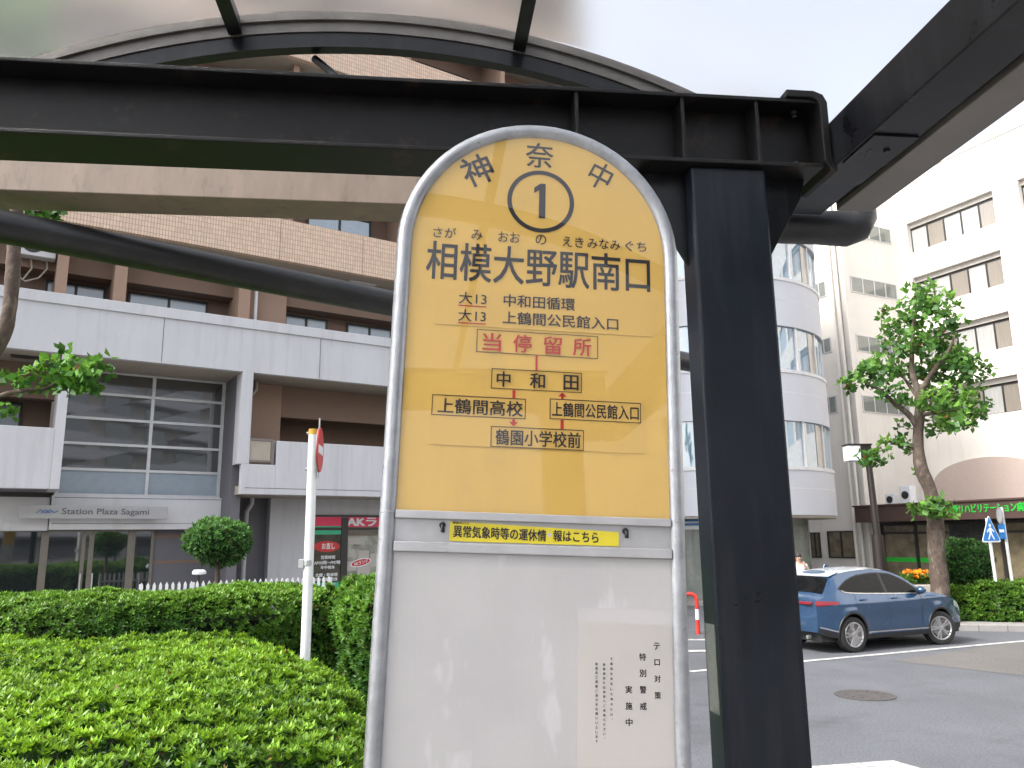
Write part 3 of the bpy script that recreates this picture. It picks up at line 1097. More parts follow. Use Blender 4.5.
def lp(name, boxes, m, parent=None, bevel=0.0, kind=None):
    mb = MB()
    for b in boxes:
        L.box(mb, *b)
    o = obj(name, mb, M[m] if isinstance(m, str) else m, parent or apt, bevel=bevel)
    if kind:
        o['kind'] = kind
    return o


S0, S1 = -13.0, L.at(586, 480)[0]
zcap1, zcap0, zsof = L.at(200, 312.6)[1], L.at(200, 322.7)[1], L.at(200, 367)[1]
zlow = L.at(240, 494)[1]
oW = L.off(154.3, 376, zsof)
oR = L.off(330, 390.5, zsof)
oLf = L.off(1, 360, zsof)
print('apt', S1, zcap1, zcap0, zsof, zlow, oW, oR, oLf)
sA, sB = L.at(277, 441)[0], L.at(240, 494)[0]
zP = L.at(330, 443.8)[1]
# upper balcony
up = lp('balcony_wall', [(S0, S1, zsof, zcap0, -0.16, 0)], 'greywall')
lp('balcony_cap', [(S0, S1, zcap0 + .001, zcap1, -0.22, 0.045)], 'greywall', up, 0.012)
sj = [L.at(163, 340)[0], L.at(320, 360)[0], L.at(-40, 330)[0]]
for a in sj:
    lp('wall_joint', [(a - .008, a + .008, zsof + .02, zcap0 - .01, 0.0005, 0.002)], 'greydark', up)
lp('floor_slab', [(S0, S1, zsof + 0.002, zsof + 0.22, -3.5, -0.162)], 'soffit')
# recessed storey above the balcony
oB = -1.5
zt = zcap1 + 0.02
zb2 = L.at(100, 246)[1]
ztop3 = zsof + 2.95
lp('recessed_wall', [(S0, S1, zsof + .222, ztop3, oB - .3, oB)], 'brown')
lp('lintel_beam', [(S0, S1, L.at(120, 281, oB + .55)[1], ztop3 - .01, oB + .01, oB + .55)], 'brown')
for px, wd in ((60, 0.22), (119, 0.26), (243, 0.28), (271, 0.95), (430, .3), (520, .3)):
    a = L.at(px, 290, oB + .9)[0]
    lp('partition', [(a - wd / 2, a + wd / 2, zsof + .222, ztop3 - .015, oB + .005, oB + (1.10 if wd < .9 else .7))], 'browncol')


def lwindow(parent, a0, a1, z0, z1, o, panes=2, glass='glass', lower=None):
    mb = MB()
    t = 0.05
    for b in ((a0, a1, z1 - t, z1), (a0, a1, z0, z0 + t), (a0, a0 + t, z0 + t, z1 - t), (a1 - t, a1, z0 + t, z1 - t)):
        L.box(mb, *b, o, o + .05)
    for k in range(1, panes):
        a = a0 + (a1 - a0) * k / panes
        L.box(mb, a - .03, a + .03, z0 + t, z1 - t, o, o + .045)
    f = obj('window', mb, M['darkframe'], parent)
    mb = MB()
    L.box(mb, a0 + t, a1 - t, z0 + t, z1 - t, o + .004, o + .015)
    obj('pane', mb, M[glass], f)
    return f


zw1 = L.at(75, 283, oB)[1]
for p0, p1 in ((-70, -10), (44, 105), (128, 208), (285, 328), (347, 392), (420, 470), (490, 540)):
    lwindow(apt, L.at(p0, 300, oB)[0], L.at(p1, 300, oB)[0], zsof + .35, zw1 - .02, oB + .002, 2, 'frost')
mb = MB()
a = L.at(256, 300, oB + .95)[0]
mb.tube([L.w(a, zsof + .25, oB + .95), L.w(a, ztop3 - .02, oB + .95)], 0.045, 12)
obj('downpipe', mb, M['whitefascia'], apt, smooth=True)
# tiled storeys above
zbt = L.at(391, 241.5)[1]
zbb = ztop3
pitch_z = 2.85
for k in range(6):
    z0 = zbb + k * pitch_z
    b = lp('tiled_balcony_wall', [(S0, S1, z0, z0 + (zbt - zbb), -0.16, 0.0)], BRICK)
    lp('floor_slab', [(S0, S1, z0 - .02 + .022, z0 + .18, -3.5, -0.162)], 'soffit')
    lp('recessed_wall', [(S0, S1, z0 + .182, z0 + pitch_z - .002, oB - .3, oB)], 'brown')
    for j in range(7):
        a = S0 + 1.6 + j * 3.3
        lwindow(apt, a, a + 1.9, z0 + .3, z0 + 2.2, oB + .002, 2, 'glassblue')
        lp('partition', [(a + 2.4, a + 2.55, z0 + .182, z0 + pitch_z - .01, oB + .005, oB + 1.2)], 'browncol')
    if k == 0:
        for px in (280, 363):
            mb = MB()
            a = L.at(px, 250)[0]
            L.box(mb, a - .006, a + .006, z0 + .02, zbt - .02, 0.0005, 0.002)
            obj('wall_joint', mb, M['brown'], b)
lp('roof_slab', [(S0, S1, zbb + 6 * pitch_z, zbb + 6 * pitch_z + .4, -9, 0.1)], 'greywall')
lp('side_wall', [(S1, S1 + .2, 0.15, zbb + 6 * pitch_z, -9, -.02)], 'beigew')
lp('rear_wall', [(S0, S1, 0.15, zbb + 6 * pitch_z, -9.2, -9.0)], 'beigew')
# middle storey, right of the stairwell
sP0, sP1 = L.at(241, 420)[0], L.at(252.3, 400)[0]
zsill = L.at(250, 464)[1]
rb = lp('balcony_wall', [(sA, S1, zlow, zP, -0.18, 0.0), (sB, sA, zlow, zsill, -0.18, 0.0)], 'greywall', None, 0.01)
lp('wall_joint', [(sB + .1, S1, zlow + .14, zlow + .155, 0.0005, 0.003)], 'greydark', rb)
lp('floor_slab', [(sB, S1, zlow + .002, zlow + .2, -4.5, -.182)], 'soffit')
g_ = lp('gate_panel', [(L.at(249, 450)[0], L.at(271, 450)[0], zsill + .10, zP - .02, -.06, -.03)], 'soffit')
lp('gate_frame', [(L.at(246, 450)[0], L.at(249, 450)[0], zsill + .005, zP + .03, -.08, -.01), (L.at(271.3, 450)[0], L.at(274.5, 450)[0], zsill + .005, zP + .03, -.08, -.01), (L.at(249, 450)[0], L.at(271.3, 450)[0], zP - .018, zP + .03, -.08, -.01), (L.at(249, 450)[0], L.at(271.3, 450)[0], zsill + .05, zsill + .10, -.08, -.01)], 'palefascia', g_)
lp('pilaster', [(sP0 - .02, sP1, zsill + .002, zsof - .001, -0.5, -0.002)], 'greywall')
lp('wing_wall', [(sP0 - .019, sP1 - .03, 0.15, zsof - .003, -2.6, -0.502)], 'greydark')
lp('recessed_wall', [(sP1, S1, zlow + .2, zsof - .002, oR - 1.4, oR - 1.2)], 'brown')
lp('lintel_beam', [(L.at(281, 400, oR)[0], S1, L.at(320, 420, oR)[1], zsof - .004, oR - .3, oR)], 'brown')
lp('column', [(sP1 + .0, L.at(281, 410, oR + .05)[0], zlow + .2, zsof - .005, oR - .5, oR + .05)], 'browncol')
mb = MB()
a = L.at(256.5, 380, oR + .3)[0]
mb.tube([L.w(a, zsof - .01, oR + .3), L.w(a, zsof - .22, oR + .3), L.w(a - .1, zsof - .36, oR + .3)], 0.05, 12)
obj('soffit_pipe', mb, M['soffit'], apt, smooth=True)
# middle storey, left of the stairwell
sC0, sC1 = L.at(54, 440)[0], L.at(66, 420)[0]
zLP, zLB = L.at(26, 426.3)[1], L.at(30, 488.5)[1]
lp('balcony_wall', [(S0, sC0, zLB, zLP, -0.18, 0.0)], 'greywall', None, 0.01)
lp('pilaster', [(sC0 + .001, sC1, zLB, zsof - .001, -1.2, -0.001)], 'greywall', None, 0.006)
lp('floor_slab', [(S0, sC1, zLB + .002, zLB + .2, -4.5, -.182)], 'greydark')
lp('recessed_wall', [(S0, sC0, zLB + .2, zsof - .002, oLf - 1.2, oLf - 1.0)], 'brown')
lp('lintel_beam', [(S0, sC0, L.at(30, 398, oLf)[1], zsof - .004, oLf - .3, oLf)], 'brown')
lwindow(apt, L.at(-40, 420, oLf - 1)[0], L.at(21, 420, oLf - 1)[0], zLB + .3, L.at(20, 403, oLf - 1)[1], oLf - .998, 2, 'frost')
mb = MB()
a, zz = L.at(35, 358, (oLf) * .5)
L.box(mb, a - .45, a + .45, zsof - .05, zsof - .002, oLf * .5 - .08, oLf * .5 + .08)
obj('soffit_light', mb, M['darkframe'], apt)
# stairwell window wall
sw0, sw1 = sC1 + .002, sP0 - .022
zr = [L.at(66, y, oW)[1] for y in (495, 470, 443.5, 417.5, 391)]
zr = [zr[0] + (zr[4] - zr[0]) * k / 4 for k in range(5)] + [zsof - .003]
smid = L.at(150, 440, oW)[0]
fr = [(sw0, sw1, z - .03, z + .03, oW - .05, oW + .03) for z in zr[1:5]]
fr += [(sw0, sw1, zr[0] - .02, zr[0] + .04, oW - .05, oW + .05), (sw0, sw1, zsof - .05, zsof - .004, oW - .05, oW + .02)]
fr += [(a - .035, a + .035, zr[0], zsof - .055, oW - .05, oW + .04) for a in (sw0 + .036, smid, sw1 - .04)]
ww = lp('stairwell_window', fr, 'alu')
for k in range(5):
    for a0, a1 in ((sw0 + .07, smid - .035), (smid + .035, sw1 - .075)):
        mb = MB()
        # every pane sits a hair out of true, as real glazing does
        q = [L.w(a0, zr[k] + .03, oW - .01 + random.uniform(-.004, .004)), L.w(a1, zr[k] + .03, oW - .01 + random.uniform(-.004, .004)),
             L.w(a1, zr[k + 1] - .03, oW - .01 + random.uniform(-.004, .004)), L.w(a0, zr[k + 1] - .03, oW - .01 + random.uniform(-.004, .004))]
        mb.prism(q, -L.n * 0.008)
        obj('pane', mb, M['frost' if k == 0 else 'glass'], ww)
lp('stairwell_back', [(sw0, sw1, 0.3, zsof, oW - 2.6, oW - 2.5)], 'greydark')
# ground storey
oF = oW + .25
zf0, zf1 = L.at(120, 529.5, oF)[1], zr[0] - .025
sF = L.at(-80, 510, oF)[0]
sR_ = L.at(226, 510, oF)[0]
wf = lp('entrance_fascia', [(L.at(50.5, 510, oF)[0], sw1 + .0, zf0, zf1, oF - .5, oF), (S0, L.at(49.5, 510, oF)[0], zf0 - .02, zLB - .10, oF - .5, oF - .08)], 'whitefascia', None, 0.006)
lp('fascia_groove', [(sw0, sw1, zf0 + .13, zf0 + .142, oF + .0005, oF + .002), (sw0, sw1, zf1 - .05, zf1 - .035, oF + .0005, oF + .002)], 'greydark', wf)
oD = oF - .35
zfl = 0.15
dz = zf0 - .04
mb = MB()
L.box(mb, S0, L.at(150, 560, oD)[0], zfl, dz, oD - .02, oD - .008)
ent = thing('x', None, None, (0, 0, 0)) if 0 else None
dg_ = obj('entrance_glass', mb, M['glass'], apt)
for px, wd in ((43, .15), (82, .08), (90, .10), (130, .16), (151, .06), (-20, .12)):
    a = L.at(px, 560, oD)[0]
    lp('door_frame', [(a - wd / 2, a + wd / 2, zfl, dz, oD - .05, oD + .03)], 'bronze')
lp('door_head', [(S0, L.at(152, 560, oD)[0], dz, zf0 + .05, oD - .06, oD + .02)], 'bronze')
for px in (80, 92):
    a = L.at(px, 575, oD)[0]
    mb = MB()
    mb.tube([L.w(a, .9, oD + .05), L.w(a, 1.55, oD + .05)], 0.016, 8)
    obj('door_handle', mb, M['alu'], apt)
lp('lobby_back', [(S0, sw1, .15, zf0, oD - 3.2, oD - 3.1)], 'greydark')
sE = L.at(152, 560, oD)[0]
lp('stone_wall', [(sE, sw1, zfl, zf0 + .05, oD - .3, oD - .02)], 'greydark')
lp('wall_band', [(sE, sw1, z - .035, z + .035, oD - .019, oD - .012) for z in (L.at(170, 562, oD)[1], L.at(170, 536, oD)[1])], 'brown')
oG = -1.5
lp('ground_wall', [(sP1 - .03, L.at(269, 540, oG)[0], zfl, zlow, oG - .5, oG - .3)], 'greydark')
lp('ground_wall', [(L.at(269, 540, oG)[0], L.at(311, 540, oG)[0], zfl, zlow, oG - .8, oG)], 'greywall')
mb = MB()
a = L.at(245, 540, oG - .1)[0]
mb.tube([L.w(a + .12, zlow, oG - .1), L.w(a + .12, zlow - .15, oG - .1), L.w(a, zlow - .35, oG - .1), L.w(a - .01, .15, oG - .1)], 0.06, 12)
obj('downpipe', mb, M['greywall'], apt, smooth=True)
# shop front under the balcony
oS = oG + .02
sh0 = L.at(311.5, 540, oG)[0]
zs1 = L.at(345, 515, oS)[1]
shop = lp('shop_header', [(sh0, S1, zs1, zlow, oG - .4, oG - .02)], 'greywall')
lp('shop_frame', [(sh0 + .002, S1, L.at(345, 527.5, oS)[1] - .07, L.at(345, 527.5, oS)[1], oS - .06, oS), (sh0 + .002, S1, zs1 - .05, zs1 - .002, oS - .06, oS)] +
   [(a - .09, a + .09, zfl, zs1 - .06, oS - .05, oS + .01) for a in (L.at(344, 560, oS)[0], L.at(382, 560, oS)[0], L.at(470, 560, oS)[0], L.at(550, 560, oS)[0])], 'darkframe')
p3 = L.at(342, 560, oS)[0] - .04
sgl = lp('shop_window', [(sh0 + .003, p3, zfl, zs1 - .055, oS - .04, oS - .02)], 'shopglass')
zz = lambda y: L.at(328, y, oS)[1]
lp('red_strip', [(sh0 + .004, p3, zz(526), zs1 - .055, oS - .019, oS - .012)], 'shopred', sgl)
lp('green_strip', [(sh0 + .004, p3, zz(534.5), zz(526) - .002, oS - .019, oS - .012), (sh0 + .004, p3, zz(588), zz(582.5), oS - .019, oS - .012)], 'shopgreen', sgl)


def lplace(o):
    return lambda a, z: L.w(a, z, o)


ca, cz = L.at(327, 546.5, oS)
mb = MB()
mb.add([L.w(ca + .36 * math.cos(t), cz + .14 * math.sin(t), oS - .010) for t in np.linspace(0, 2 * math.pi, 36, endpoint=False)], [list(range(36))])
obj('red_oval', mb, M['signred'], sgl)
for t_, px0, px1, y0, y1 in (('お直し', 321.5, 334.5, 549, 543), ('営業時間', 321, 335, 559, 555.5), ('AM10時〜PM7時', 314.5, 340.5, 564.5, 560.5), ('年中無休', 321, 335, 569, 565.5), ('合鍵・靴修理', 316, 338, 576.5, 573), ('時計の電池交換', 316, 338, 581, 577.5), ('AKランド', 319, 336, 587, 583.5)):
    mb = MB()
    letters(mb, t_, L.at(px0, 560, oS)[0], L.at(px1, 560, oS)[0], zz(y0), zz(y1), lplace(oS - .008), 0.03)
    obj('shop_text', mb, M['signwhite'], sgl)
sgr = lp('shop_window', [(p3 + .14, S1, zfl, zz(536), oS - .04, oS - .025)], 'shopinside')
lp('shop_sign', [(p3 + .14, S1, L.at(360, 527.0, oS)[1], zs1 - .055, oS - .03, oS - .012)], 'shopred')
mb = MB()
letters(mb, 'AKランド', L.at(347.5, 520, oS)[0], L.at(401, 520, oS)[0], L.at(347.5, 526, oS)[1], L.at(347.5, 517.5, oS)[1], lplace(oS - .009), 0.045)
obj('shop_sign_text', mb, M['signwhite'], apt)
mb = MB()
for px, py, wd, hh in ((352, 553, .18, .2), (364, 556, .3, .3), (352, 566, .25, .25), (364, 569, .35, .3), (374, 560, .2, .35), (356, 541, .5, .18)):
    a, z = L.at(px, py, oS)
    L.box(mb, a - wd / 2, a + wd / 2, z - hh / 2, z + hh / 2, oS - .024, oS - .020)
obj('poster', mb, M['paper'], sgr)
a, z = L.at(361, 562.5, oS)
mb = MB()
el = lambda ra, rz, o: [L.w(a + ra * math.cos(t) * math.cos(.2) - rz * math.sin(t) * math.sin(.2), z + ra * math.cos(t) * math.sin(.2) + rz * math.sin(t) * math.cos(.2), o) for t in np.linspace(0, 2 * math.pi, 30, endpoint=False)]
mb.add(el(.30, .105, oS - .018), [list(range(30))])
mb.add(el(.27, .08, oS - .016), [list(range(30))], 1)
letters(mb, 'AKランド', a - .2, a + .2, z - .045, z + .045, lplace(oS - .014), 0.03, 0.2, 0)
obj('oval_sticker', mb, [M['signwhite'], M['signred']], sgr)
# name board over the entrance: a thing of its own
oN = oF + .30
a0, zb_ = L.at(19, 518.8, oN)
a1, zt_ = L.at(168.4, 506, oN)
zb_, zt_ = (L.at(95, 518.8, oN)[1], L.at(95, 505.6, oN)[1])
nb = L.root('name_board', 'long pale metal name board with old lettering above the glass entrance', 'sign', (a0 + a1) / 2, zb_, oN)
mb = MB()
L.box(mb, a0, a1, zb_, zt_, oN - .05, oN)
obj('board', mb, M['bar'], nb, bevel=.008)
mb = MB()
L.box(mb, a0 + .4, a0 + .5, zb_ + .05, zt_ - .05, oF, oN - .05)
L.box(mb, a1 - .5, a1 - .4, zb_ + .05, zt_ - .05, oF, oN - .05)
obj('bracket', mb, M['alu'], nb)
mb = MB()
zc, hh = (zb_ + zt_) / 2, (zt_ - zb_)
letters(mb, 'Station Plaza Sagami', L.at(62, 512, oN)[0], L.at(149, 512, oN)[0], zc - .30 * hh, zc + .28 * hh, lplace(oN + .003), 0.015)
obj('board_text', mb, M['letter'], nb)
mb = MB()
for k in range(3):
    aa = L.at(40 + k * 5, 512, oN)[0]
    mb.tube([L.w(aa - .07, zc - .03, oN + .006), L.w(aa, zc + .05, oN + .006), L.w(aa + .08, zc - .02, oN + .006), L.w(aa + .15, zc + .03, oN + .006)], 0.012, 6)
obj('board_logo', mb, M['letterblue'], nb)


# air conditioners hung under the balcony ceiling
def ac(px, py, o, lab, zt=None):
    a, z = L.at(px, py, o)
    t = L.root('air_conditioner', lab, 'air conditioner', a, z - .28, o, group='outdoor units on the balconies')
    mb = MB()
    L.box(mb, a - .38, a + .38, z - .28, z + .30, o - .15, o + .15)
    obj('casing', mb, M['whitefascia'], t, bevel=.02)
    mb = MB()
    c = L.w(a - .08, z + .01, o + .151)
    mb.lathe([(.22, 0), (.22, .012), (.19, .016), (.05, .010)], c, axis=L.n, n=24)
    obj('fan_grille', mb, M['darkframe'], t, smooth=True)
    mb = MB()
    b0 = L.w(a + .2, z - .2, o - .1)
    mb.tube([b0, b0 + Vector((0, 0, -.25)) + L.d * .05, b0 + Vector((0, 0, -.5)) - L.d * .1, b0 + Vector((0, 0, -.62)) - L.d * .35, b0 + Vector((0, 0, -.55)) - L.d * .45], 0.02, 8)
    mb.tube([b0 - L.d * .3, b0 + Vector((0, 0, -.3)) - L.d * .25, b0 + Vector((0, 0, -.6)) - L.d * .4], 0.018, 8)
    obj('hose', mb, M['soffit'], t, smooth=True)
    mb = MB()
    for s_ in (-.3, .3):
        L.box(mb, a + s_ - .02, a + s_ + .02, z + .3, ztop3 - .003, o - .14, o - .10)
    obj('hanger', mb, M['alu'], t)


ac(37, 246, oB + .75, 'white outdoor air conditioner hanging over the grey balcony beside the tree trunk')
ac(213, 240, oB + .75, 'outdoor air conditioner behind the dark gutter in the middle, only its hoses showing')
ac(362, 275, oB + .75, 'outdoor air conditioner hanging nearest the bus stop sign, half behind the gutter')


# ------------------------------------------------------------------ right: clinic, annex, round-cornered building
r_ = ray(960, 535)
Rf = Fac(ORG + r_ * (36.0 / r_.y), AZR)
if Rf.d.x > 0:
    pass
# walls: A big windows, B its projecting side, C the beige flank further left
OB = 3.1
sAB = Rf.at(903, 300)[0]
zrow = []
s_l, s_r = Rf.at(908, 240)[0], Rf.at(994.5, 210)[0]
z1_, z4_ = Rf.at(996.4, 222.9)[1], Rf.at(1023, 410)[1]
ph = (z1_ - z4_) / 3
hd = Rf.at(993.3, 195.5)[1] - z1_
print('clinic', s_l, s_r, z1_, z4_, ph, hd, sAB)
cl = Rf.root('clinic', 'white clinic building with rows of wide windows over a dark brown entrance canopy', 'building', (s_l + s_r) / 2, 0.13)


def rp(name, boxes, m, parent=None, bevel=0.0, root=None):
    mb = MB()
    for b in boxes:
        Rf.box(mb, *b)
    return obj(name, mb, M[m] if isinstance(m, str) else m, parent or root or cl, bevel=bevel)


sgn = -1 if s_l > s_r else 1      # s runs away from the camera, to the left
ztopR = z1_ + hd + 2.6
sEnd = s_r - 40
bay = [(s_l, s_r)]
s_b2 = Rf.at(1019.8, 200)[0]
wbay = abs(s_l - s_r)
for k in range(4):
    a = s_b2 - k * (wbay + abs(s_r - s_b2))
    bay.append((a, a - wbay))
# wall A built as bands and piers round the openings
rows = [z4_ + ph * k for k in range(-1, 4)]
boxes = []
zb = 0.13
prev = zb
rec = 0.28
for z in rows[1:]:
    boxes.append((sAB, sEnd, prev, z, -.35, 0))
    prev = z + hd + rec
    edges = [sAB] + [e for b in bay for e in b] + [sEnd]
    for i in range(0, len(edges), 2):
        boxes.append((edges[i], edges[i + 1], z + .001, prev - .001, -.35, -.001))
boxes.append((sAB, sEnd, prev, ztopR, -.35, 0))
rp('wall', boxes, 'white')
rp('roof', [(sAB + 10, sEnd, ztopR - .3, ztopR - .05, -14, -.36)], 'white')
rp('parapet_cap', [(sAB, sEnd, ztopR + .002, ztopR + .10, -.40, .05)], 'white')
for z in rows[1:]:
    for bi, (a0, a1) in enumerate(bay[:3]):
        mb = MB()
        o0, o1 = -.33, -.27
        for k in range(6):
            a = a0 + (a1 - a0) * k / 5
            Rf.box(mb, a - .035, a + .035, z + .002, z + hd + .05, o0, o1)
        Rf.box(mb, a0 - .03, a1 + .03, z + .002, z + .06, o0 + .003, o1 - .003)
        Rf.box(mb, a0 - .03, a1 + .03, z + hd - .04, z + hd + .05, o0 + .003, o1 - .003)
        wnd = obj('window', mb, M['darkframe'], cl)
        mb = MB()
        for k in range(5):
            b0, b1 = a0 + (a1 - a0) * k / 5, a0 + (a1 - a0) * (k + 1) / 5
            Rf.box(mb, b0 - .036, b1 + .036, z + .061, z + hd - .041, -.31, -.30, 1 if (k + int(z)) % 5 in (1, 4) or (bi == 0 and z < rows[2] - .1 and k < 3) else 0)
        obj('pane', mb, [M['curtain'], M['blind']], wnd)
        rp('window_head', [(a0, a1, z + hd + .051, z + hd + rec - .003, -.345, -.20)], 'beigew', wnd)
# wall B: plane through the inner corner, at right angles
cB = Rf.w(sAB, 0, 0)
Bf = Fac(cB, AZR + math.pi / 2)
if Bf.d.dot(Rf.n) < 0:
    Bf.d = -Bf.d
Bf.n = -Rf.d if (-Rf.d).dot(-Bf.P) > 0 else Rf.d


def bp(name, boxes, m, parent=None, bevel=0.0):
    mb = MB()
    for b in boxes:
        Bf.box(mb, *b)
    return obj(name, mb, M[m], parent or cl, bevel=bevel)


bL = Bf.at(845, 300)[0]
print('B', bL, Bf.at(853, 300), Bf.at(895, 285))
bp('side_wall', [(0.0, bL, zb, ztopR, -.35, 0)], 'white')
zB = [Bf.at(851, y0)[1] for y0 in (276, 333, 394)]
pB = (zB[0] - zB[2]) / 2
for k in range(-2, 3):
    zt_ = zB[0] - pB * k
    a0, a1 = Bf.at(851, 285)[0], Bf.at(896, 290)[0]
    mb = MB()
    for j in range(5):
        a = a0 + (a1 - a0) * j / 4
        Bf.box(mb, a - .03, a + .03, zt_ - .80, zt_, .001, .03)
    Bf.box(mb, a0, a1, zt_ - .80, zt_ - .75, .002, .028)
    Bf.box(mb, a0, a1, zt_ - .04, zt_, .002, .028)
    wnd = obj('small_window', mb, M['alu'], cl)
    bp('pane', [(a0 + .01, a1 - .01, zt_ - .79, zt_ - .01, .0005, .012)], 'smoke', wnd)
# C: beige flank, in line with A but standing forward
sC0 = sAB
Cf = Fac(Rf.w(0, 0, bL), AZR)
Cf.n = Rf.n
Cf.d = Rf.d


def cp(name, boxes, m, parent=None, bevel=0.0):
    mb = MB()
    for b in boxes:
        Cf.box(mb, *b)
    return obj(name, mb, M[m], parent or cl, bevel=bevel)


sCr = Cf.at(846, 300)[0]
sCl = sCr + 12
cp('flank_wall', [(sCr, sCl, zb, ztopR, -.35, 0)], 'white')
for y0, y1 in ((281, 297), (339, 354), (398, 415)):
    zt_, zl_ = Cf.at(824, y0)[1], Cf.at(824, y1)[1]
    a0, a1 = Cf.at(817, 345)[0], Cf.at(831, 345)[0]
    mb = MB()
    for a in (a0, (a0 + a1) / 2, a1):
        Cf.box(mb, a - .03, a + .03, zl_, zt_, .001, .03)
    Cf.box(mb, a0, a1, zl_, zl_ + .05, .002, .028)
    Cf.box(mb, a0, a1, zt_ - .05, zt_, .002, .028)
    wnd = obj('small_window', mb, M['alu'], cl)
    cp('pane', [(a0, a1, zl_ + .01, zt_ - .01, .0005, .012)], 'smoke', wnd)
mb = MB()
for px in (834.5, 840):
    a = Cf.at(px, 300)[0]
    mb.tube([Cf.w(a, zb, .10), Cf.w(a, ztopR - .5, .10)], .07, 10)
obj('downpipe', mb, M['white'], cl, smooth=True)
for px0, px1, y0, y1 in ((811, 820, 532, 558), (829, 855, 531, 558)):
    a0, a1 = Cf.at(px0, 545, .02)[0], Cf.at(px1, 545, .02)[0]
    zt_, zl_ = Cf.at(835, y0, .02)[1], Cf.at(835, y1, .02)[1]
    mb = MB()
    Cf.box(mb, a0, a1, zl_, zl_ + .06, .002, .05); Cf.box(mb, a0, a1, zt_ - .06, zt_, .002, .05)
    for a in (a0, (a0 + a1) / 2, a1):
        Cf.box(mb, a - .04, a + .04, zl_, zt_, .001, .052)
    wnd = obj('ground_window', mb, M['darkframe'], cl)
    cp('pane', [(a0, a1, zl_ + .01, zt_ - .01, .0005, .02)], 'warmglass', wnd)
# arch panel over the canopy
mb = MB()
ac_, az_ = Rf.at(990, 500, .1)
ra = abs(Rf.at(934, 495, .1)[0] - ac_)
top = Rf.at(986, 457, .1)[1]
zb0 = Rf.at(940, 492, .1)[1] - 1.2
sag = top - (zb0 + 1.2)
pts = [Rf.w(ac_ + ra, zb0, 0.001)] + [Rf.w(ac_ + ra * math.cos(t), zb0 + 1.2 + sag * math.sin(t) ** .75, 0.001) for t in np.linspace(0.0, math.pi, 26)] + [Rf.w(ac_ - ra, zb0, 0.001)]
mb.prism(pts, Rf.n * 0.15)
obj('arch_panel', mb, M['pink'], cl)
# canopy
OC = bL + 1.0
c0, zc1 = Rf.at(854, 507.4, OC)
zc0 = Rf.at(855.5, 522.7, OC)[1]
can = rp('canopy', [(c0, sEnd, zc0, zc1, .02, OC)], 'canopy', None, .02)
rp('canopy_cap', [(c0 + .05, sEnd, zc1 + .002, zc1 + .07, .02, OC + .06)], 'canopy', can)
mb = MB()
ta = Rf.at(947, 514, OC)[0]
ch = abs(Rf.at(954, 514, OC)[0] - Rf.at(1019, 514, OC)[0]) / 10.0
tz = (Rf.at(980, 512.6, OC)[1], Rf.at(980, 503.8, OC)[1])
letters(mb, '大野リハビリテーション病院', 0, ch * 13.0, tz[0], tz[1], lambda x, z: Rf.w(ta - x, z, OC + .02), 0.035)
obj('canopy_text', mb, M['green'], can)
zg = zc0 - .03
ow = OC - 1.2
gl0 = Rf.at(882, 545, ow)[0]
rp('entrance_wall', [(c0, gl0, zb, zg, ow - .4, ow)], 'beigew')
egl = rp('entrance_glass', [(gl0 - .002, sEnd, zb, zg, ow - .06, ow - .03)], 'warmglass')
rp('entrance_frame', [(a - .06, a + .06, zb, zg, ow - .028, ow + .04) for a in (gl0 - .07, Rf.at(917, 545, ow)[0], Rf.at(940, 545, ow)[0], Rf.at(972, 545, ow)[0], Rf.at(1003, 545, ow)[0], Rf.at(1040, 545, ow)[0])] +
   [(gl0, sEnd, Rf.at(900, 533, ow)[1] - .04, Rf.at(900, 533, ow)[1] + .04, ow - .027, ow + .035), (gl0, sEnd, zg - .12, zg - .002, ow - .027, ow + .035)], 'darkframe')
rp('green_band', [(gl0 - .1, Rf.at(935, 560, ow)[0], Rf.at(905, 562, ow)[1], Rf.at(905, 557.5, ow)[1], ow - .029, ow - .02)], 'green', egl)
rp('dark_doorway', [(Rf.at(950, 545, ow)[0], Rf.at(990, 545, ow)[0], zb, zg - .13, ow - .029, ow - .022)], 'glass', egl)
# outdoor units standing on the canopy
for px, py, sc_, hs_, lab in ((893, 503, .50, .50, 'smaller white outdoor unit on the brown canopy, nearer the lamp post'), (909, 503, .56, .82, 'larger white outdoor unit on the brown canopy beside the tree trunk')):
    o = OC - 1.3
    a, _ = Rf.at(px, py, o)
    z = zc1 + .003
    t = Rf.root('outdoor_unit', lab, 'air conditioner', a, z, o, group='outdoor units on the canopy')
    mb = MB()
    Rf.box(mb, a - .45 * sc_, a + .45 * sc_, z + .06, z + .06 + .95 * hs_, o - .2, o + .2)
    obj('casing', mb, M['signwhite'], t, bevel=.02)
    mb = MB()
    mb.lathe([(.30 * sc_, 0), (.30 * sc_, .012), (.26 * sc_, .018), (.06, .010)], Rf.w(a, z + .06 + .48 * hs_, o + .201), axis=Rf.n, n=24)
    obj('fan_grille', mb, M['darkframe'], t, smooth=True)
    mb = MB()
    for s_ in (-.35, .35):
        Rf.box(mb, a + s_ * sc_ - .05, a + s_ * sc_ + .05, z, z + .059, o - .22, o + .22)
    obj('foot', mb, M['darkframe'], t)

# round-cornered white building
CC = Vector((0, 31.0, 0))
r_ = ray(712, 535)
CC.x = r_.x / r_.y * 31.0
RC = 4.55
rb_ = thing('round_building', 'white building with a rounded corner and curved ribbon windows', 'building', (CC.x, CC.y, .1))


def cyl_pt(px, py, rad=RC):
    d = ray(px, py)
    ox, oy = -CC.x, -CC.y
    a = d.x ** 2 + d.y ** 2
    b = 2 * (ox * d.x + oy * d.y)
    c = ox ** 2 + oy ** 2 - rad ** 2
    q = b * b - 4 * a * c
    t = (-b - math.sqrt(max(q, 0))) / (2 * a)
    return ORG + d * t


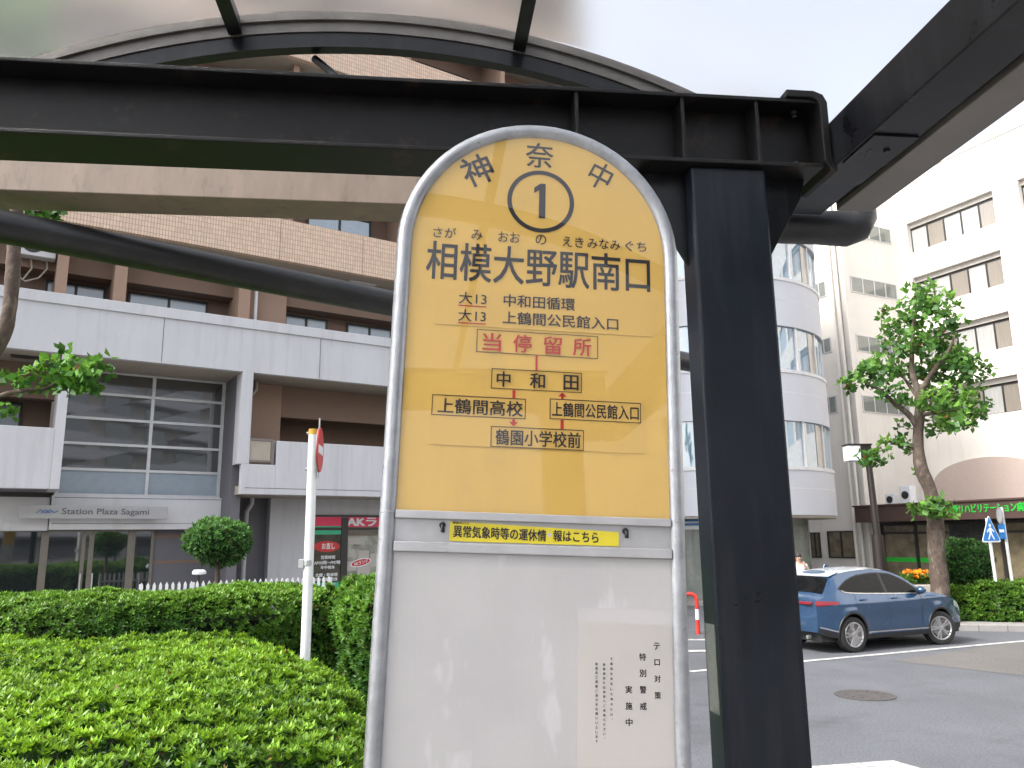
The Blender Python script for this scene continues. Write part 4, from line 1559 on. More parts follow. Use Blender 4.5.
def ring(mb, z0, z1, r0, r1, a0=-2.9, a1=0.6, n=72, mi=0):
    vs, fs = [], []
    for i in range(n + 1):
        t = a0 + (a1 - a0) * i / n
        e = Vector((math.cos(t), math.sin(t), 0))
        for r__, z in ((r0, z0), (r1, z0), (r1, z1), (r0, z1)):
            vs.append(Vector((CC.x, CC.y, z)) + e * r__)
    for i in range(n):
        for k in range(4):
            k2 = (k + 1) % 4
            fs.append((i * 4 + k, (i + 1) * 4 + k, (i + 1) * 4 + k2, i * 4 + k2))
    fs.append((0, 1, 2, 3)); fs.append(tuple(n * 4 + k for k in (3, 2, 1, 0)))
    mb.add(vs, fs, mi)


zz = [cyl_pt(790, y).z for y in (515, 466, 420.5, 372, 329, 279)]
print('round', CC, zz)
per = (zz[5] - zz[1]) / 2
wh = ((zz[2] - zz[1]) + (zz[4] - zz[3])) / 2
z0 = zz[0]
bands = [(z0, zz[1])]
for k in range(4):
    bands.append((zz[1] + per * k + wh, zz[1] + per * (k + 1)))
for i, (b0, b1) in enumerate(bands):
    if i == len(bands) - 1:
        b1 = b0 + 2.0
    mb = MB()
    ring(mb, b0, b1, RC - .3, RC)
    w_ = obj('wall_band', mb, M['curve'], rb_, smooth=True)
    mb = MB()
    ring(mb, (b0 * .45 + b1 * .55) - .015, (b0 * .45 + b1 * .55) + .015, RC + .001, RC + .004)
    ring(mb, b1 - .12, b1 - .002, RC + .001, RC + .03)
    obj('wall_trim', mb, M['whitefascia'], w_, smooth=True)
for k in range(4):
    b0, b1 = bands[k][1], bands[k + 1][0]
    mb = MB()
    ring(mb, b0, b1, RC - .14, RC - .10)
    gl_ = obj('ribbon_window', mb, [M['glassblue']], rb_, smooth=True)
    for ang in np.arange(-2.8, 0.5, 0.30):
        for wd in (0.03,):
            mb = MB()
            ring(mb, b0 + .002, b1 - .002, RC - .16, RC - .04, ang, ang + wd / 2, n=1)
            obj('mullion', mb, M['alu'], gl_)
    for ang in np.arange(-2.65, 0.5, 0.90):
        mb = MB()
        ring(mb, b0 + .05, b1 - .05, RC - .095, RC - .085, ang + .04, ang + .20, n=4)
        obj('blind', mb, M['blind'], gl_, smooth=True)
mb = MB()
ring(mb, bands[0][0] - .08, bands[0][0] - .001, .2, RC - .05)
obj('soffit', mb, M['soffit'], rb_, smooth=True)
mb = MB()
ring(mb, .1, bands[0][0] - .081, RC - 1.1, RC - 1.0)
obj('shop_glass', mb, M['smoke'], rb_, smooth=True)
mb = MB()
ring(mb, 2.45, 2.9, RC - .98, RC - .90, -2.4, -1.55)
ss = obj('shop_sign_band', mb, M['signwhite'], rb_, smooth=True)
mb = MB()
ring(mb, 2.58, 2.66, RC - .899, RC - .892, -2.4, -1.55)
ring(mb, 2.72, 2.82, RC - .899, RC - .892, -2.4, -1.55)
obj('blue_stripe', mb, M['signblue'], ss, smooth=True)
mb = MB()
mb.box((CC.x - 12, CC.y + .5, .1), (CC.x + RC - 2.2, CC.y + 12, bands[-1][0] + 1.95))
obj('rear_block', mb, M['curve'], rb_)

# the apartment blocks across the street behind the camera (seen only as reflections)
opp = thing('street_block', 'grey apartment block across the street with rows of balconies', 'building', (39, -34, 0))
mb = MB()
mb.box((17, -46, 0), (61, -34, 21))
obj('wall', mb, M['beigew'], opp)
for k in range(7):
    mb = MB()
    mb.box((16.8, -33.99, 2.9 + k * 2.9), (61.2, -32.6, 4.0 + k * 2.9))
    obj('balcony_wall', mb, M['whitefascia'], opp)
    for j in range(9):
        mb = MB()
        mb.box((18.2 + j * 4.8, -33.99, .9 + k * 2.9), (21.2 + j * 4.8, -33.93, 2.7 + k * 2.9))
        obj('window', mb, M['glass'], opp)


# ------------------------------------------------------------------ foliage
def leaf_mesh(name, base, dirs, sides, ln, wd, cols, parent=None, material=None, fold=0.18, loc=(0, 0, 0), label=None, bend=0.0):
    """one mesh of many small pointed leaves"""
    n = len(base)
    nrm = np.cross(dirs, sides)
    L_, W_ = ln[:, None], wd[:, None]
    v0 = base
    v1 = base + dirs * L_ * 0.45 + sides * W_ * 0.5 + nrm * W_ * fold
    v2 = base + dirs * L_ - nrm * L_ * bend
    v3 = base + dirs * L_ * 0.45 - sides * W_ * 0.5 + nrm * W_ * fold
    vs = np.stack([v0, v1, v2, v3], 1).reshape(-1, 3) - np.array(loc)
    me = bpy.data.meshes.new(name)
    me.vertices.add(n * 4)
    me.vertices.foreach_set('co', vs.astype(np.float32).ravel())
    me.loops.add(n * 4)
    me.loops.foreach_set('vertex_index', np.arange(n * 4, dtype=np.int32))
    me.polygons.add(n)
    me.polygons.foreach_set('loop_start', np.arange(0, n * 4, 4, dtype=np.int32))
    try:
        me.polygons.foreach_set('loop_total', np.full(n, 4, dtype=np.int32))
    except Exception:
        pass
    at = me.color_attributes.new('Col', 'FLOAT_COLOR', 'POINT')
    c4 = np.concatenate([np.repeat(cols, 4, 0), np.ones((n * 4, 1))], 1)
    at.data.foreach_set('color', c4.astype(np.float32).ravel())
    me.update()
    me.validate()
    me.materials.append(material or LEAF)
    o = link(name, me)
    if parent is not None:
        o.parent = parent
    else:
        o.location = loc
    return o


def unit(a):
    return a / np.maximum(np.linalg.norm(a, axis=-1, keepdims=True), 1e-9)


def rosettes(pos, axis, k, ln, wd, young, old, tilt=(0.5, 1.2), mix=None):
    """k leaves around every twig tip"""
    n = len(pos)
    axis = unit(axis)
    ref = unit(rng.normal(size=(n, 3)))
    e1 = unit(np.cross(axis, ref))
    e2 = np.cross(axis, e1)
    B, D, S_, LN, WD, C = [], [], [], [], [], []
    if mix is None:
        mix = rng.random(n)
    tint = rng.normal(1, .16, (n, 1))
    for j in range(k):
        a = 2 * math.pi * (j * 0.382) + rng.normal(0, .2, n)
        t = rng.uniform(tilt[0], tilt[1], n) * (1.12 - 0.5 * j / k)
        d = axis * np.cos(t)[:, None] + (e1 * np.cos(a)[:, None] + e2 * np.sin(a)[:, None]) * np.sin(t)[:, None]
        s = unit(np.cross(d, axis) + 1e-6)
        B.append(pos + axis * (0.010 * j / k))
        D.append(d)
        S_.append(s)
        LN.append(rng.uniform(*ln, n) * (1.0 - 0.35 * j / k))
        WD.append(rng.uniform(*wd, n) * (1.0 - 0.2 * j / k))
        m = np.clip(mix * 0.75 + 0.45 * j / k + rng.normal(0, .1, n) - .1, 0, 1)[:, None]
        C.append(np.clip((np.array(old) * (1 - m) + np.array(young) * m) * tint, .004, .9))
    C = [np.where(rng.random((n, 1)) < .007, np.array([.17, .085, .025]) * rng.uniform(.6, 1.3, (n, 1)), c) for c in C]
    return [np.concatenate(x) for x in (B, D, S_, LN, WD, C)]


def cat(*ls):
    return [np.concatenate(x) for x in zip(*ls)]


def vnoise(p, f, seed):
    r2 = np.random.default_rng(seed)
    out = np.zeros(len(p))
    for _ in range(6):
        k = r2.normal(size=3) * f
        out += np.sin(p @ k + r2.uniform(0, 6.28))
    return out / 6


def in_poly(P, poly):
    x, y = P[:, 0], P[:, 1]
    r = np.zeros(len(P), bool)
    n = len(poly)
    for i in range(n):
        x0, y0 = poly[i]
        x1, y1 = poly[(i + 1) % n]
        c = ((y0 > y) != (y1 > y)) & (x < (x1 - x0) * (y - y0) / (y1 - y0 + 1e-12) + x0)
        r ^= c
    return r


def edge_dist(P, poly):
    d = np.full(len(P), 1e9)
    nx = np.zeros((len(P), 2))
    n = len(poly)
    for i in range(n):
        a, b = np.array(poly[i]), np.array(poly[(i + 1) % n])
        ab = b - a
        t = np.clip(((P - a) @ ab) / (ab @ ab), 0, 1)
        q = a + t[:, None] * ab
        dd = np.linalg.norm(P - q, axis=1)
        m = dd < d
        d[m] = dd[m]
        nx[m] = ((q - P) / np.maximum(dd, 1e-6)[:, None])[m]
    return d, nx


def hedge(name, label, poly, z0, hfun, rad, spacing, k, ln, wd, young, old, lump=0.05, tilt=(.5, 1.2), group=None, near=None, lumpf=3.0):
    """clipped hedge: leaves over the top and the flanks of a rounded body, stems and a leaf core inside"""
    poly = [tuple(p) for p in poly]
    A = np.array(poly)
    lo, hi = A.min(0), A.max(0)
    c = A.mean(0)
    root = thing(name, label, 'hedge', (c[0], c[1], z0), 0, group)
    n = int((hi - lo).prod() / spacing ** 2)
    P = rng.uniform(lo, hi, (n, 2))
    P = P[in_poly(P, poly)]
    d, nx = edge_dist(P, poly)
    H_ = hfun(P)
    q = np.clip(1 - d / rad, 0, 1)
    z = z0 + (H_ - z0) - rad * (1 - np.sqrt(np.maximum(1 - q ** 2, 0)))
    pos = np.column_stack([P, z])
    nr = np.column_stack([nx * q[:, None], np.sqrt(np.maximum(1 - q ** 2, .0)) + .15])
    # flanks
    per = [(np.array(poly[i]), np.array(poly[(i + 1) % len(poly)])) for i in range(len(poly))]
    tot = []
    for a, b in per:
        ab = b - a
        l = np.linalg.norm(ab)
        if l < 1e-6:
            continue
        out = np.array([ab[1], -ab[0]]) / l
        if in_poly(((a + b) / 2 + out * 1e-3)[None], poly)[0]:
            out = -out
        h_ = float(hfun(((a + b) / 2)[None])[0])
        m2 = int(l * rad * 1.2 / spacing ** 2)
        t = rng.random(m2)
        th = rng.uniform(.45, 1.6, m2)
        ed = a + t[:, None] * ab
        hq = hfun(ed)
        tot.append((np.column_stack([ed - out * (rad * (1 - np.sin(th)))[:, None], hq - rad * (1 - np.cos(th))]),
                    np.column_stack([out[None, :] * np.sin(th)[:, None], np.cos(th) + .12])))
        m = int(l * max(h_ - rad - z0, .05) / spacing ** 2)
        t = rng.random(m)
        zz_ = rng.uniform(z0 + .02, h_ - rad, m)
        tot.append((np.column_stack([a + t[:, None] * ab, zz_]), np.column_stack([np.tile(out, (m, 1)), np.full(m, .35)])))
    pos = np.concatenate([pos] + [t[0] for t in tot])
    nr = unit(np.concatenate([nr] + [t[1] for t in tot]))
    lumpv = vnoise(pos, lumpf, 3) * lump + vnoise(pos, lumpf * 4, 4) * lump * .45
    pos = pos + nr * lumpv[:, None]
    depth = np.abs(rng.normal(0, .022, len(pos)))
    pos -= nr * depth[:, None]
    if near is not None:
        dist = np.linalg.norm(pos[:, :2], axis=1)
        keep = rng.random(len(pos)) < np.clip(near / dist, .25, 1) ** 1.3
        pos, nr, lumpv = pos[keep], nr[keep], lumpv[keep]
    ax = unit(nr + np.array([0, 0, .55]) + rng.normal(0, .38, pos.shape))
    up_ = np.clip(nr[:, 2], 0, 1)
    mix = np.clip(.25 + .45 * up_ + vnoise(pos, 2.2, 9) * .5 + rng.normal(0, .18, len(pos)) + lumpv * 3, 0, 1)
    parts_ = rosettes(pos, ax, k, ln, wd, young, old, tilt=tilt, mix=mix)
    # older leaves under the shell
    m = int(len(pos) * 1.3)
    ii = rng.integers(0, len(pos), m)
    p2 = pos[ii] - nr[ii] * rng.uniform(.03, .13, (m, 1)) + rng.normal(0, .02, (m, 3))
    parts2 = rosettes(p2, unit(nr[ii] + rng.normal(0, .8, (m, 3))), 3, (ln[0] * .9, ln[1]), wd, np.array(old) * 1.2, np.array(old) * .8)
    al = cat(parts_, parts2)
    leaf_mesh('foliage', *al, parent=root, loc=root.location)
    # twigs inside
    inner = []
    area = sum(poly[i][0] * poly[(i + 1) % len(poly)][1] - poly[(i + 1) % len(poly)][0] * poly[i][1] for i in range(len(poly)))
    for i in range(len(poly)):
        p, pa_, pb_ = np.array(poly[i]), np.array(poly[i - 1]), np.array(poly[(i + 1) % len(poly)])
        e1, e2 = unit(p - pa_), unit(pb_ - p)
        nn_ = unit(np.array([-(e1 + e2)[1], (e1 + e2)[0]])) * (1 if area > 0 else -1)
        inner.append(tuple(p + nn_ * .34))
    mb = MB()
    hh = float(hfun(np.array([c])).mean())
    nn = 40
    pts_ = []
    top = []
    for i in range(len(inner)):
        top.append(float(hfun(np.array([inner[i]]))[0]))
    mb.add([(p[0], p[1], z0) for p in inner] + [(p[0], p[1], t - .30 - rad * .25) for p, t in zip(inner, top)],
           [tuple(range(len(inner)))] + [tuple(len(inner) + i for i in range(len(inner)))] + [(i, (i + 1) % len(inner), len(inner) + (i + 1) % len(inner), len(inner) + i) for i in range(len(inner))])
    obj('stems', mb, M['twig'], root)
    return root


# near hedge
HZ = 1.31
poly = [(-8.5, 7.7), (-5.0, 7.9), (-2.6, 7.95), (-2.0, 7.6), (-1.40, 6.7), (-.90, 5.6), (-.66, 4.6), (-.58, 3.6), (-.9, 2.75), (-1.6, 2.45), (-5.5, 2.45)]
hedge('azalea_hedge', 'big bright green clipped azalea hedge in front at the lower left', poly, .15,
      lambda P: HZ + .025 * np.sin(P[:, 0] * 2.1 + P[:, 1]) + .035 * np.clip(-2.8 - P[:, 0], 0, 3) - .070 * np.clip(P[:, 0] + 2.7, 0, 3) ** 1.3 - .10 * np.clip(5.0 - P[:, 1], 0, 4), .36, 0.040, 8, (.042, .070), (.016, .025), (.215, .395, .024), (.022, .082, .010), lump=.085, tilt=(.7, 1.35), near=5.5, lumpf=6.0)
# second hedge, further away
pts_f = [at_y(-60, 600, 8.85), at_y(100, 600, 9.5), at_y(230, 600, 10.1), at_y(352, 600, 11.1)]
fr_ = [(p.x, p.y) for p in pts_f]
dv = np.array([math.cos(AZL), -math.sin(AZL)]) * -1
bk = [(p[0] + dv[0] * 1.9, p[1] + dv[1] * 1.9) for p in fr_][::-1]
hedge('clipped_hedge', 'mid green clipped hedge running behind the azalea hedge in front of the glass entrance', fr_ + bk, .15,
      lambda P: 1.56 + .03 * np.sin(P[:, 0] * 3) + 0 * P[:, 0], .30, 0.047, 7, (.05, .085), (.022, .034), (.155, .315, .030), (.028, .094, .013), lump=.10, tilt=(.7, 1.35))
pts_f = [at_y(372, 600, 9.9), at_y(392, 600, 10.0), at_y(440, 600, 10.8), at_y(560, 600, 12.3)]
fr_ = [(p.x, p.y) for p in pts_f]
bk = [(p[0] + dv[0] * 1.7, p[1] + dv[1] * 1.7) for p in fr_][::-1]
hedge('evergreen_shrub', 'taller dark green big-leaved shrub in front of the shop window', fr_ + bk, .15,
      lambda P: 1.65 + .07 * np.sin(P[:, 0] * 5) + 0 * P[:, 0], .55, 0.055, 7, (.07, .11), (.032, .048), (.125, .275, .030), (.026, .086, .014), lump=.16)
# hedge across the road
h0, h1 = Vector((*G(951, 628), 0)), Vector((*G(1024, 630), 0))
hd_ = (h1 - h0).normalized()
hn_ = Vector((-hd_.y, hd_.x, 0))
q = [h0 + hn_ * .35, h0 + hd_ * 3.4 + hn_ * .35, h0 + hd_ * 6.5 + hn_ * .4, h0 + hd_ * 6.5 + hn_ * 3.0, h0 + hd_ * 3 + hn_ * 3.2, h0 + hn_ * 2.0]
hedge('roadside_hedge', 'low leafy hedge along the far kerb behind the front of the car', [(p.x, p.y) for p in q], .13,
      lambda P: 0.98 + .06 * np.sin(P[:, 0] * 2.3) + .04 * np.sin(P[:, 1] * 4), .32, 0.070, 6, (.09, .14), (.035, .055), (.150, .290, .030), (.045, .125, .018), lump=.10, lumpf=2.2)


def ball_shrub(name, label, c, rad, n, ln, wd, young, old, trunk=None, z0=.15):
    c = np.array(c)
    root = thing(name, label, 'shrub', (c[0], c[1], z0))
    dirs = unit(rng.normal(size=(n, 3)))
    rr = 1 - np.abs(rng.normal(0, .10, n)) + vnoise(dirs, 3.2, 5) * .24 + vnoise(dirs, 9, 6) * .10
    pos = c + dirs * np.array(rad) * rr[:, None]
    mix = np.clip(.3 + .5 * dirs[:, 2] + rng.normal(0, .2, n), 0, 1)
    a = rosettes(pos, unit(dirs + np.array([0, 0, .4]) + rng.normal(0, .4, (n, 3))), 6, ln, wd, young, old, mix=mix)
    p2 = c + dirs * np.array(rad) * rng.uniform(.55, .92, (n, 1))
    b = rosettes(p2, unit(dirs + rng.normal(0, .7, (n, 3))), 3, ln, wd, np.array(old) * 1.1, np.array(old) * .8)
    leaf_mesh('crown', *cat(a, b), parent=root, loc=root.location)
    mb = MB()
    if trunk:
        mb.tube([(c[0] + .05, c[1], z0), (c[0] + .03, c[1], z0 + .5), (c[0] - .02, c[1], c[2] - rad[2] * .7), (c[0], c[1], c[2])], [trunk, trunk * .9, trunk * .8, trunk * .5], 9)
    for k in range(9):
        d = Vector(unit(rng.normal(size=3) + np.array([0, 0, .5])))
        s_ = Vector((c[0], c[1], c[2] - rad[2] * .5)) if trunk else Vector((c[0], c[1], z0))
        e_ = Vector(c) + Vector([d[i] * rad[i] * .85 for i in range(3)])
        mb.tube([s_, s_.lerp(e_, .5) + Vector((0, 0, .05)), e_], [.022, .016, .006], 6)
    obj('trunk', mb, M['barkdark'], root, smooth=True)
    return root


p = at_y(220, 541, 13.0)
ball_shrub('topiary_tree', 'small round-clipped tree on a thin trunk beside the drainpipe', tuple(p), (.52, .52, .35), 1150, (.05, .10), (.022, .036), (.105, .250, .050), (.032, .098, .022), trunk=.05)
p = at_y(964, 562, 20.3)
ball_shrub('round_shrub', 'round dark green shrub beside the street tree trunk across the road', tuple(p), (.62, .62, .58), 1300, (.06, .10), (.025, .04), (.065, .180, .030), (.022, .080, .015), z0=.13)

# ------------------------------------------------------------------ trees


def clump_leaves(centers, radii, per, ln, wd, young, old):
    P, A_, Mx = [], [], []
    for c, r_ in zip(centers, radii):
        n = int(per * r_ ** 2)
        d = unit(rng.normal(size=(n, 3)))
        rr = rng.random(n) ** .45
        P.append(np.array(c) + d * rr[:, None] * r_ * np.array([1, 1, .72]))
        A_.append(unit(d * .6 + np.array([0, 0, .55]) + rng.normal(0, .5, (n, 3))))
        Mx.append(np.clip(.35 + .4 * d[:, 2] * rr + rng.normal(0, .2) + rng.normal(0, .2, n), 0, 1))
    P, A_, Mx = np.concatenate(P), np.concatenate(A_), np.concatenate(Mx)
    return rosettes(P, A_, 3, ln, wd, young, old, tilt=(.9, 1.7), mix=Mx)


LIMBS = []


def limb(mb, pts, r0, r1, n=9):
    if mb is LIMBS:
        mb = MB()
        LIMBS.append(mb)
    pts = [Vector(p) for p in pts]
    fine, rad = [], []
    m = len(pts)
    for i in range(m - 1):
        for t in np.linspace(0, 1, 4, endpoint=False):
            p0, p1, p2, p3 = pts[max(i - 1, 0)], pts[i], pts[i + 1], pts[min(i + 2, m - 1)]
            q = .5 * ((2 * p1) + (p2 - p0) * t + (2 * p0 - 5 * p1 + 4 * p2 - p3) * t ** 2 + (-p0 + 3 * p1 - 3 * p2 + p3) * t ** 3)
            fine.append(q)
            u_ = (i + t) / (m - 1)
            rad.append((r0 + (r1 - r0) * u_) * (1 + .07 * math.sin(i * 2.7 + t * 5)))
    fine.append(pts[-1])
    rad.append(r1)
    mb.tube(fine, rad, n)


# street tree across the road
TD = 19.6
tp = lambda px, py, dy=0.0: at_y(px, py, TD + dy)
tb = tp(940, 604)
tree = thing('street_tree', 'pollarded street tree with a knobbly trunk and loose leafy crown across the road', 'tree', (tb.x, tb.y, .13))
mb = MB()
limb(mb, [(tb.x, tb.y, .05), tp(939, 575), tp(936, 545), tp(935, 515), tp(930, 490), tp(921, 468), tp(918, 440), tp(920, 410), tp(922, 385)], .225, .10, 12)
obj('trunk', mb, M['bark'], tree, smooth=True)
LIMBS.clear()
limb(LIMBS, [tp(920, 430), tp(908, 414), tp(893, 402), tp(880, 390), tp(868, 384)], .09, .03)
limb(LIMBS, [tp(921, 400), tp(913, 375), tp(912, 350), tp(915, 315), tp(924, 296)], .09, .02)
limb(LIMBS, [tp(922, 390), tp(934, 370, -.3), tp(948, 352, -.5), tp(955, 335, -.6)], .08, .02)
limb(LIMBS, [tp(920, 400), tp(940, 392, .5), tp(960, 380, .8), tp(978, 368, 1)], .07, .02)
limb(LIMBS, [tp(921, 415), tp(940, 412, -.4), tp(955, 410, -.6), tp(965, 415, -.7)], .06, .02)
limb(LIMBS, [tp(919, 450), tp(903, 445, .2), tp(885, 442, .3), tp(872, 452, .3)], .035, .012)
limb(LIMBS, [tp(918, 398), tp(900, 372, .6), tp(888, 352, .7)], .05, .015)
limb(LIMBS, [tp(935, 515), tp(948, 505, -.3), tp(955, 500, -.4)], .03, .01)
for mb in LIMBS:
    obj('limb', mb, M['bark'], tree, smooth=True)
cl_ = [(922, 298, .0, .62), (908, 318, .3, .55), (936, 308, -.3, .60), (948, 325, -.4, .42), (896, 330, .2, .38), (915, 342, -.2, .60), (938, 345, .3, .62), (960, 362, -.5, .60), (974, 372, .6, .42), (948, 372, .2, .70), (925, 372, .5, .52),
       (868, 374, 0, .55), (853, 382, .2, .34), (880, 366, .3, .50), (893, 392, -.3, .42), (905, 368, .6, .40), (950, 400, -.3, .66), (968, 400, .4, .52), (932, 402, -.6, .42), (955, 420, -.6, .52), (938, 428, .5, .36), (908, 405, .5, .30),
       (972, 414, -.2, .34), (900, 440, .2, .28), (874, 456, .3, .42), (888, 446, .3, .28), (912, 452, .2, .22), (930, 508, -.4, .36), (947, 512, -.4, .30), (915, 512, -.3, .28), (940, 500, -.4, .24), (890, 345, .7, .26), (886, 315, .1, .22), (918, 470, .2, .16), (904, 425, .2, .22)]
cs = [tuple(tp(a, b, c)) for a, b, c, d in cl_]
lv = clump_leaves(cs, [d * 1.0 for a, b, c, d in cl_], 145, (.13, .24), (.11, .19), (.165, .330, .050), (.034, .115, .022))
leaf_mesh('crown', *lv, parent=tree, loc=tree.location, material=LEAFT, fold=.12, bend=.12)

# tree at the left edge: its trunk stands outside the frame, one bent limb crosses the corner
TD2 = 6.8
tq = lambda px, py, dy=0.0: at_y(px, py, TD2 + dy)
tb = tq(-70, 640)
ltree = thing('plane_tree', 'tree at the left edge with one bent bare limb and small fresh leaf sprays', 'tree', (tb.x, tb.y, .15))
mb = MB()
limb(mb, [(tb.x, tb.y, .1), tq(-62, 520), tq(-48, 430), tq(-28, 385), tq(-9, 356), tq(4, 331), tq(10, 305), tq(13, 270), tq(14, 245), tq(16, 205), tq(10, 150), tq(0, 90)], .080, .046, 12)
obj('trunk', mb, M['barkdark'], ltree, smooth=True)
LIMBS.clear()
limb(LIMBS, [tq(-48, 430), tq(-20, 405), tq(0, 396), tq(20, 391), tq(45, 388), tq(60, 380), tq(75, 370)], .030, .007)
limb(LIMBS, [tq(14, 245), tq(20, 222, .2), tq(35, 212, .3), tq(60, 211, .3)], .03, .01)
limb(LIMBS, [tq(0, 90), tq(-20, 40), tq(-50, -20)], .07, .03)
limb(LIMBS, [tq(10, 150), tq(30, 80, .4), tq(40, 20, .6)], .05, .02)
limb(LIMBS, [tq(-48, 430), tq(-20, 440), tq(-4, 428)], .02, .008)
for mb in LIMBS:
    obj('limb', mb, M['barkdark'], ltree, smooth=True)
cl_ = [(75, 368, 0, .20), (62, 375, .1, .17), (90, 372, -.1, .16), (83, 384, 0, .15), (55, 366, 0, .12), (100, 370, 0, .10), (103, 358, 0, .06), (62, 352, 0, .07), (78, 347, 0, .05), (30, 380, 0, .13), (22, 386, .1, .09), (38, 372, 0, .08), (70, 388, 0, .12), (2, 410, 0, .10), (0, 378, 0, .09), (6, 416, 0, .07), (45, 384, 0, .09), (110, 371, 0, .05), (93, 388, 0, .09), (35, 362, 0, .05),
       (45, 211, .3, .16), (62, 208, .3, .10), (30, 208, .3, .12), (5, 206, .2, .15), (50, 218, .3, .08)]
for k in range(34):
    cl_.append((random.uniform(-140, 35), random.uniform(-120, 60), random.uniform(-.6, 1.2), random.uniform(.22, .42)))
cs = [tuple(tq(a, b, c)) for a, b, c, d in cl_]
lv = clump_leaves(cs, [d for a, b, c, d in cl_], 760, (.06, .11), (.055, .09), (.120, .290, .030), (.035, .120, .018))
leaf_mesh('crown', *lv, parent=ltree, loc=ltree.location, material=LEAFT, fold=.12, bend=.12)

# ------------------------------------------------------------------ street furniture
# white pole with a round red and white sign seen nearly edge on
PD = 8.35
pa, pb = at_y(313.5, 432, PD), at_y(305.5, 650, PD)
dr = (pa - pb).normalized()
foot = pb - dr * ((pb.z - .15) / dr.z)
pole = thing('sign_pole', 'white pole with a yellow band and a red disc sign turned edge-on', 'road sign', (foot.x, foot.y, .15))
mb = MB()
mb.tube([foot, pa - dr * .03], .050, 16)
obj('pole', mb, M['whitepole'], pole, smooth=True)
mb = MB()
mb.tube([pa - dr * .030, pa + dr * .03], .0515, 16)
obj('pole_cap', mb, M['orange'], pole, smooth=True)
mb = MB()
dx = at_y(319.5, 450, PD)
ax = Vector((.985, .10, .0)).normalized()
up = (Vector((0, 0, 1)) - ax * ax.z).normalized()
sd = ax.cross(up)
RD = .235
rim = [(RD * math.cos(t), RD * math.sin(t)) for t in np.linspace(0, 2 * math.pi, 40, endpoint=False)]
mb.prism([dx + sd * a + up * b for a, b in rim], ax * .012)
disc = obj('disc', mb, M['signred'], pole)
mb = MB()
mb.prism([dx + ax * .0125 + sd * a + up * b for a, b in ((-.17, -.045), (.17, -.045), (.17, .045), (-.17, .045))], ax * .002)
obj('white_bar', mb, M['signwhite'], disc)
mb = MB()
mb.prism([dx - ax * .002 + sd * a + up * b for a, b in rim], -ax * .008)
obj('disc_back', mb, M['signgrey'], disc)
mb = MB()
for dz in (.18, -.20):
    c_ = dx + up * dz
    q_ = pa + dr * ((c_.z - pa.z) / dr.z)
    mb.tube([q_ - ax * .07, q_ + ax * .02, c_], .016, 8)
mb.box(dx - Vector((.012, .02, .30)), dx - Vector((.004, -.02, -.34)))
obj('bracket', mb, M['signgrey'], pole)
mb = MB()
q_ = at_y(308, 563, PD)
mb.box(q_ + Vector((-.085, -.05, -.05)), q_ + Vector((-.03, .03, .04)))
mb.tube([q_ + Vector((0, 0, -.03)), q_ + Vector((0, 0, .03))], .056, 14)
obj('clamp', mb, M['signgrey'], pole, bevel=.005)

# low white picket fence in front of the building
fz = L.at(180, 583, 1.7)[1]
f0, f1 = L.at(140, 585, 1.7)[0], L.at(330, 585, 1.7)[0]
fen = L.root('picket_fence', 'low white picket fence between the hedge and the grey wall', 'fence', (f0 + f1) / 2, .15, 1.7)
mb = MB()
k = f0
while k < f1:
    mb = MB()
    mb.prism([L.w(k, .25, 1.70), L.w(k + .055, .25, 1.70), L.w(k + .055, fz - .03, 1.70), L.w(k + .0275, fz + .03, 1.70), L.w(k, fz - .03, 1.70)], L.n * .018)
    obj('picket', mb, M['whitepole'], fen)
    k += .115
for z in (.45, fz - .22):
    mb = MB()
    L.box(mb, f0, f1, z, z + .05, 1.66, 1.698)
    obj('rail', mb, M['whitepole'], fen)
k = f0
while k < f1 + .01:
    mb = MB()
    L.box(mb, k, k + .06, .15, fz, 1.60, 1.658)
    obj('post', mb, M['whitepole'], fen)
    k += (f1 - f0) / 4
# garden light by the wall
a, z = L.at(199, 575, 1.2)
gl_ = L.root('garden_light', 'small white garden light on a dark stem by the picket fence', 'light', a, .15, 1.2)
mb = MB()
mb.tube([L.w(a, .15, 1.2), L.w(a, z, 1.2)], .03, 10)
obj('stem', mb, M['darkframe'], gl_)
mb = MB()
mb.lathe([(.05, 0), (.14, .02), (.14, .07), (.10, .11)], L.w(a, z, 1.2), n=16)
obj('head', mb, M['signwhite'], gl_, smooth=True)

# street lamp
LD = 21.5
l0, l1 = at_y(882, 585, LD), at_y(871.5, 447, LD)
lf = at_z(884, 600, .13)
lf = Vector((l0.x, l0.y, .13))
lamp = thing('street_lamp', 'dark brown street lamp with a white box head beside the tree', 'street lamp', lf)
mb = MB()
mb.tube([lf, Vector((l0.x, l0.y, l0.z + .3)), Vector((l0.x, l0.y, at_y(879, 535, LD).z))], [.17, .16, .15], 14)
obj('base', mb, M['lampbody'], lamp, smooth=True)
mb = MB()
zt = at_y(870, 445, LD).z
mb.tube([Vector((l0.x, l0.y, at_y(879, 536, LD).z)), Vector((l0.x - .04, l0.y, zt))], [.095, .08], 14)
obj('pole', mb, M['lampbody'], lamp, smooth=True)
mb = MB()
mb.box((l0.x - .64, LD - .17, zt - .44), (l0.x - .285, LD + .17, zt - .022))
obj('lamp_head', mb, M['signwhite'], lamp, bevel=.02)
mb = MB()
mb.box((l0.x - .283, LD - .18, zt - .36), (l0.x + .0, LD + .18, zt - .022))
mb.box((l0.x - .66, LD - .19, zt - .02), (l0.x + .03, LD + .19, zt + .02))
obj('lamp_housing', mb, M['lampbody'], lamp, bevel=.01)

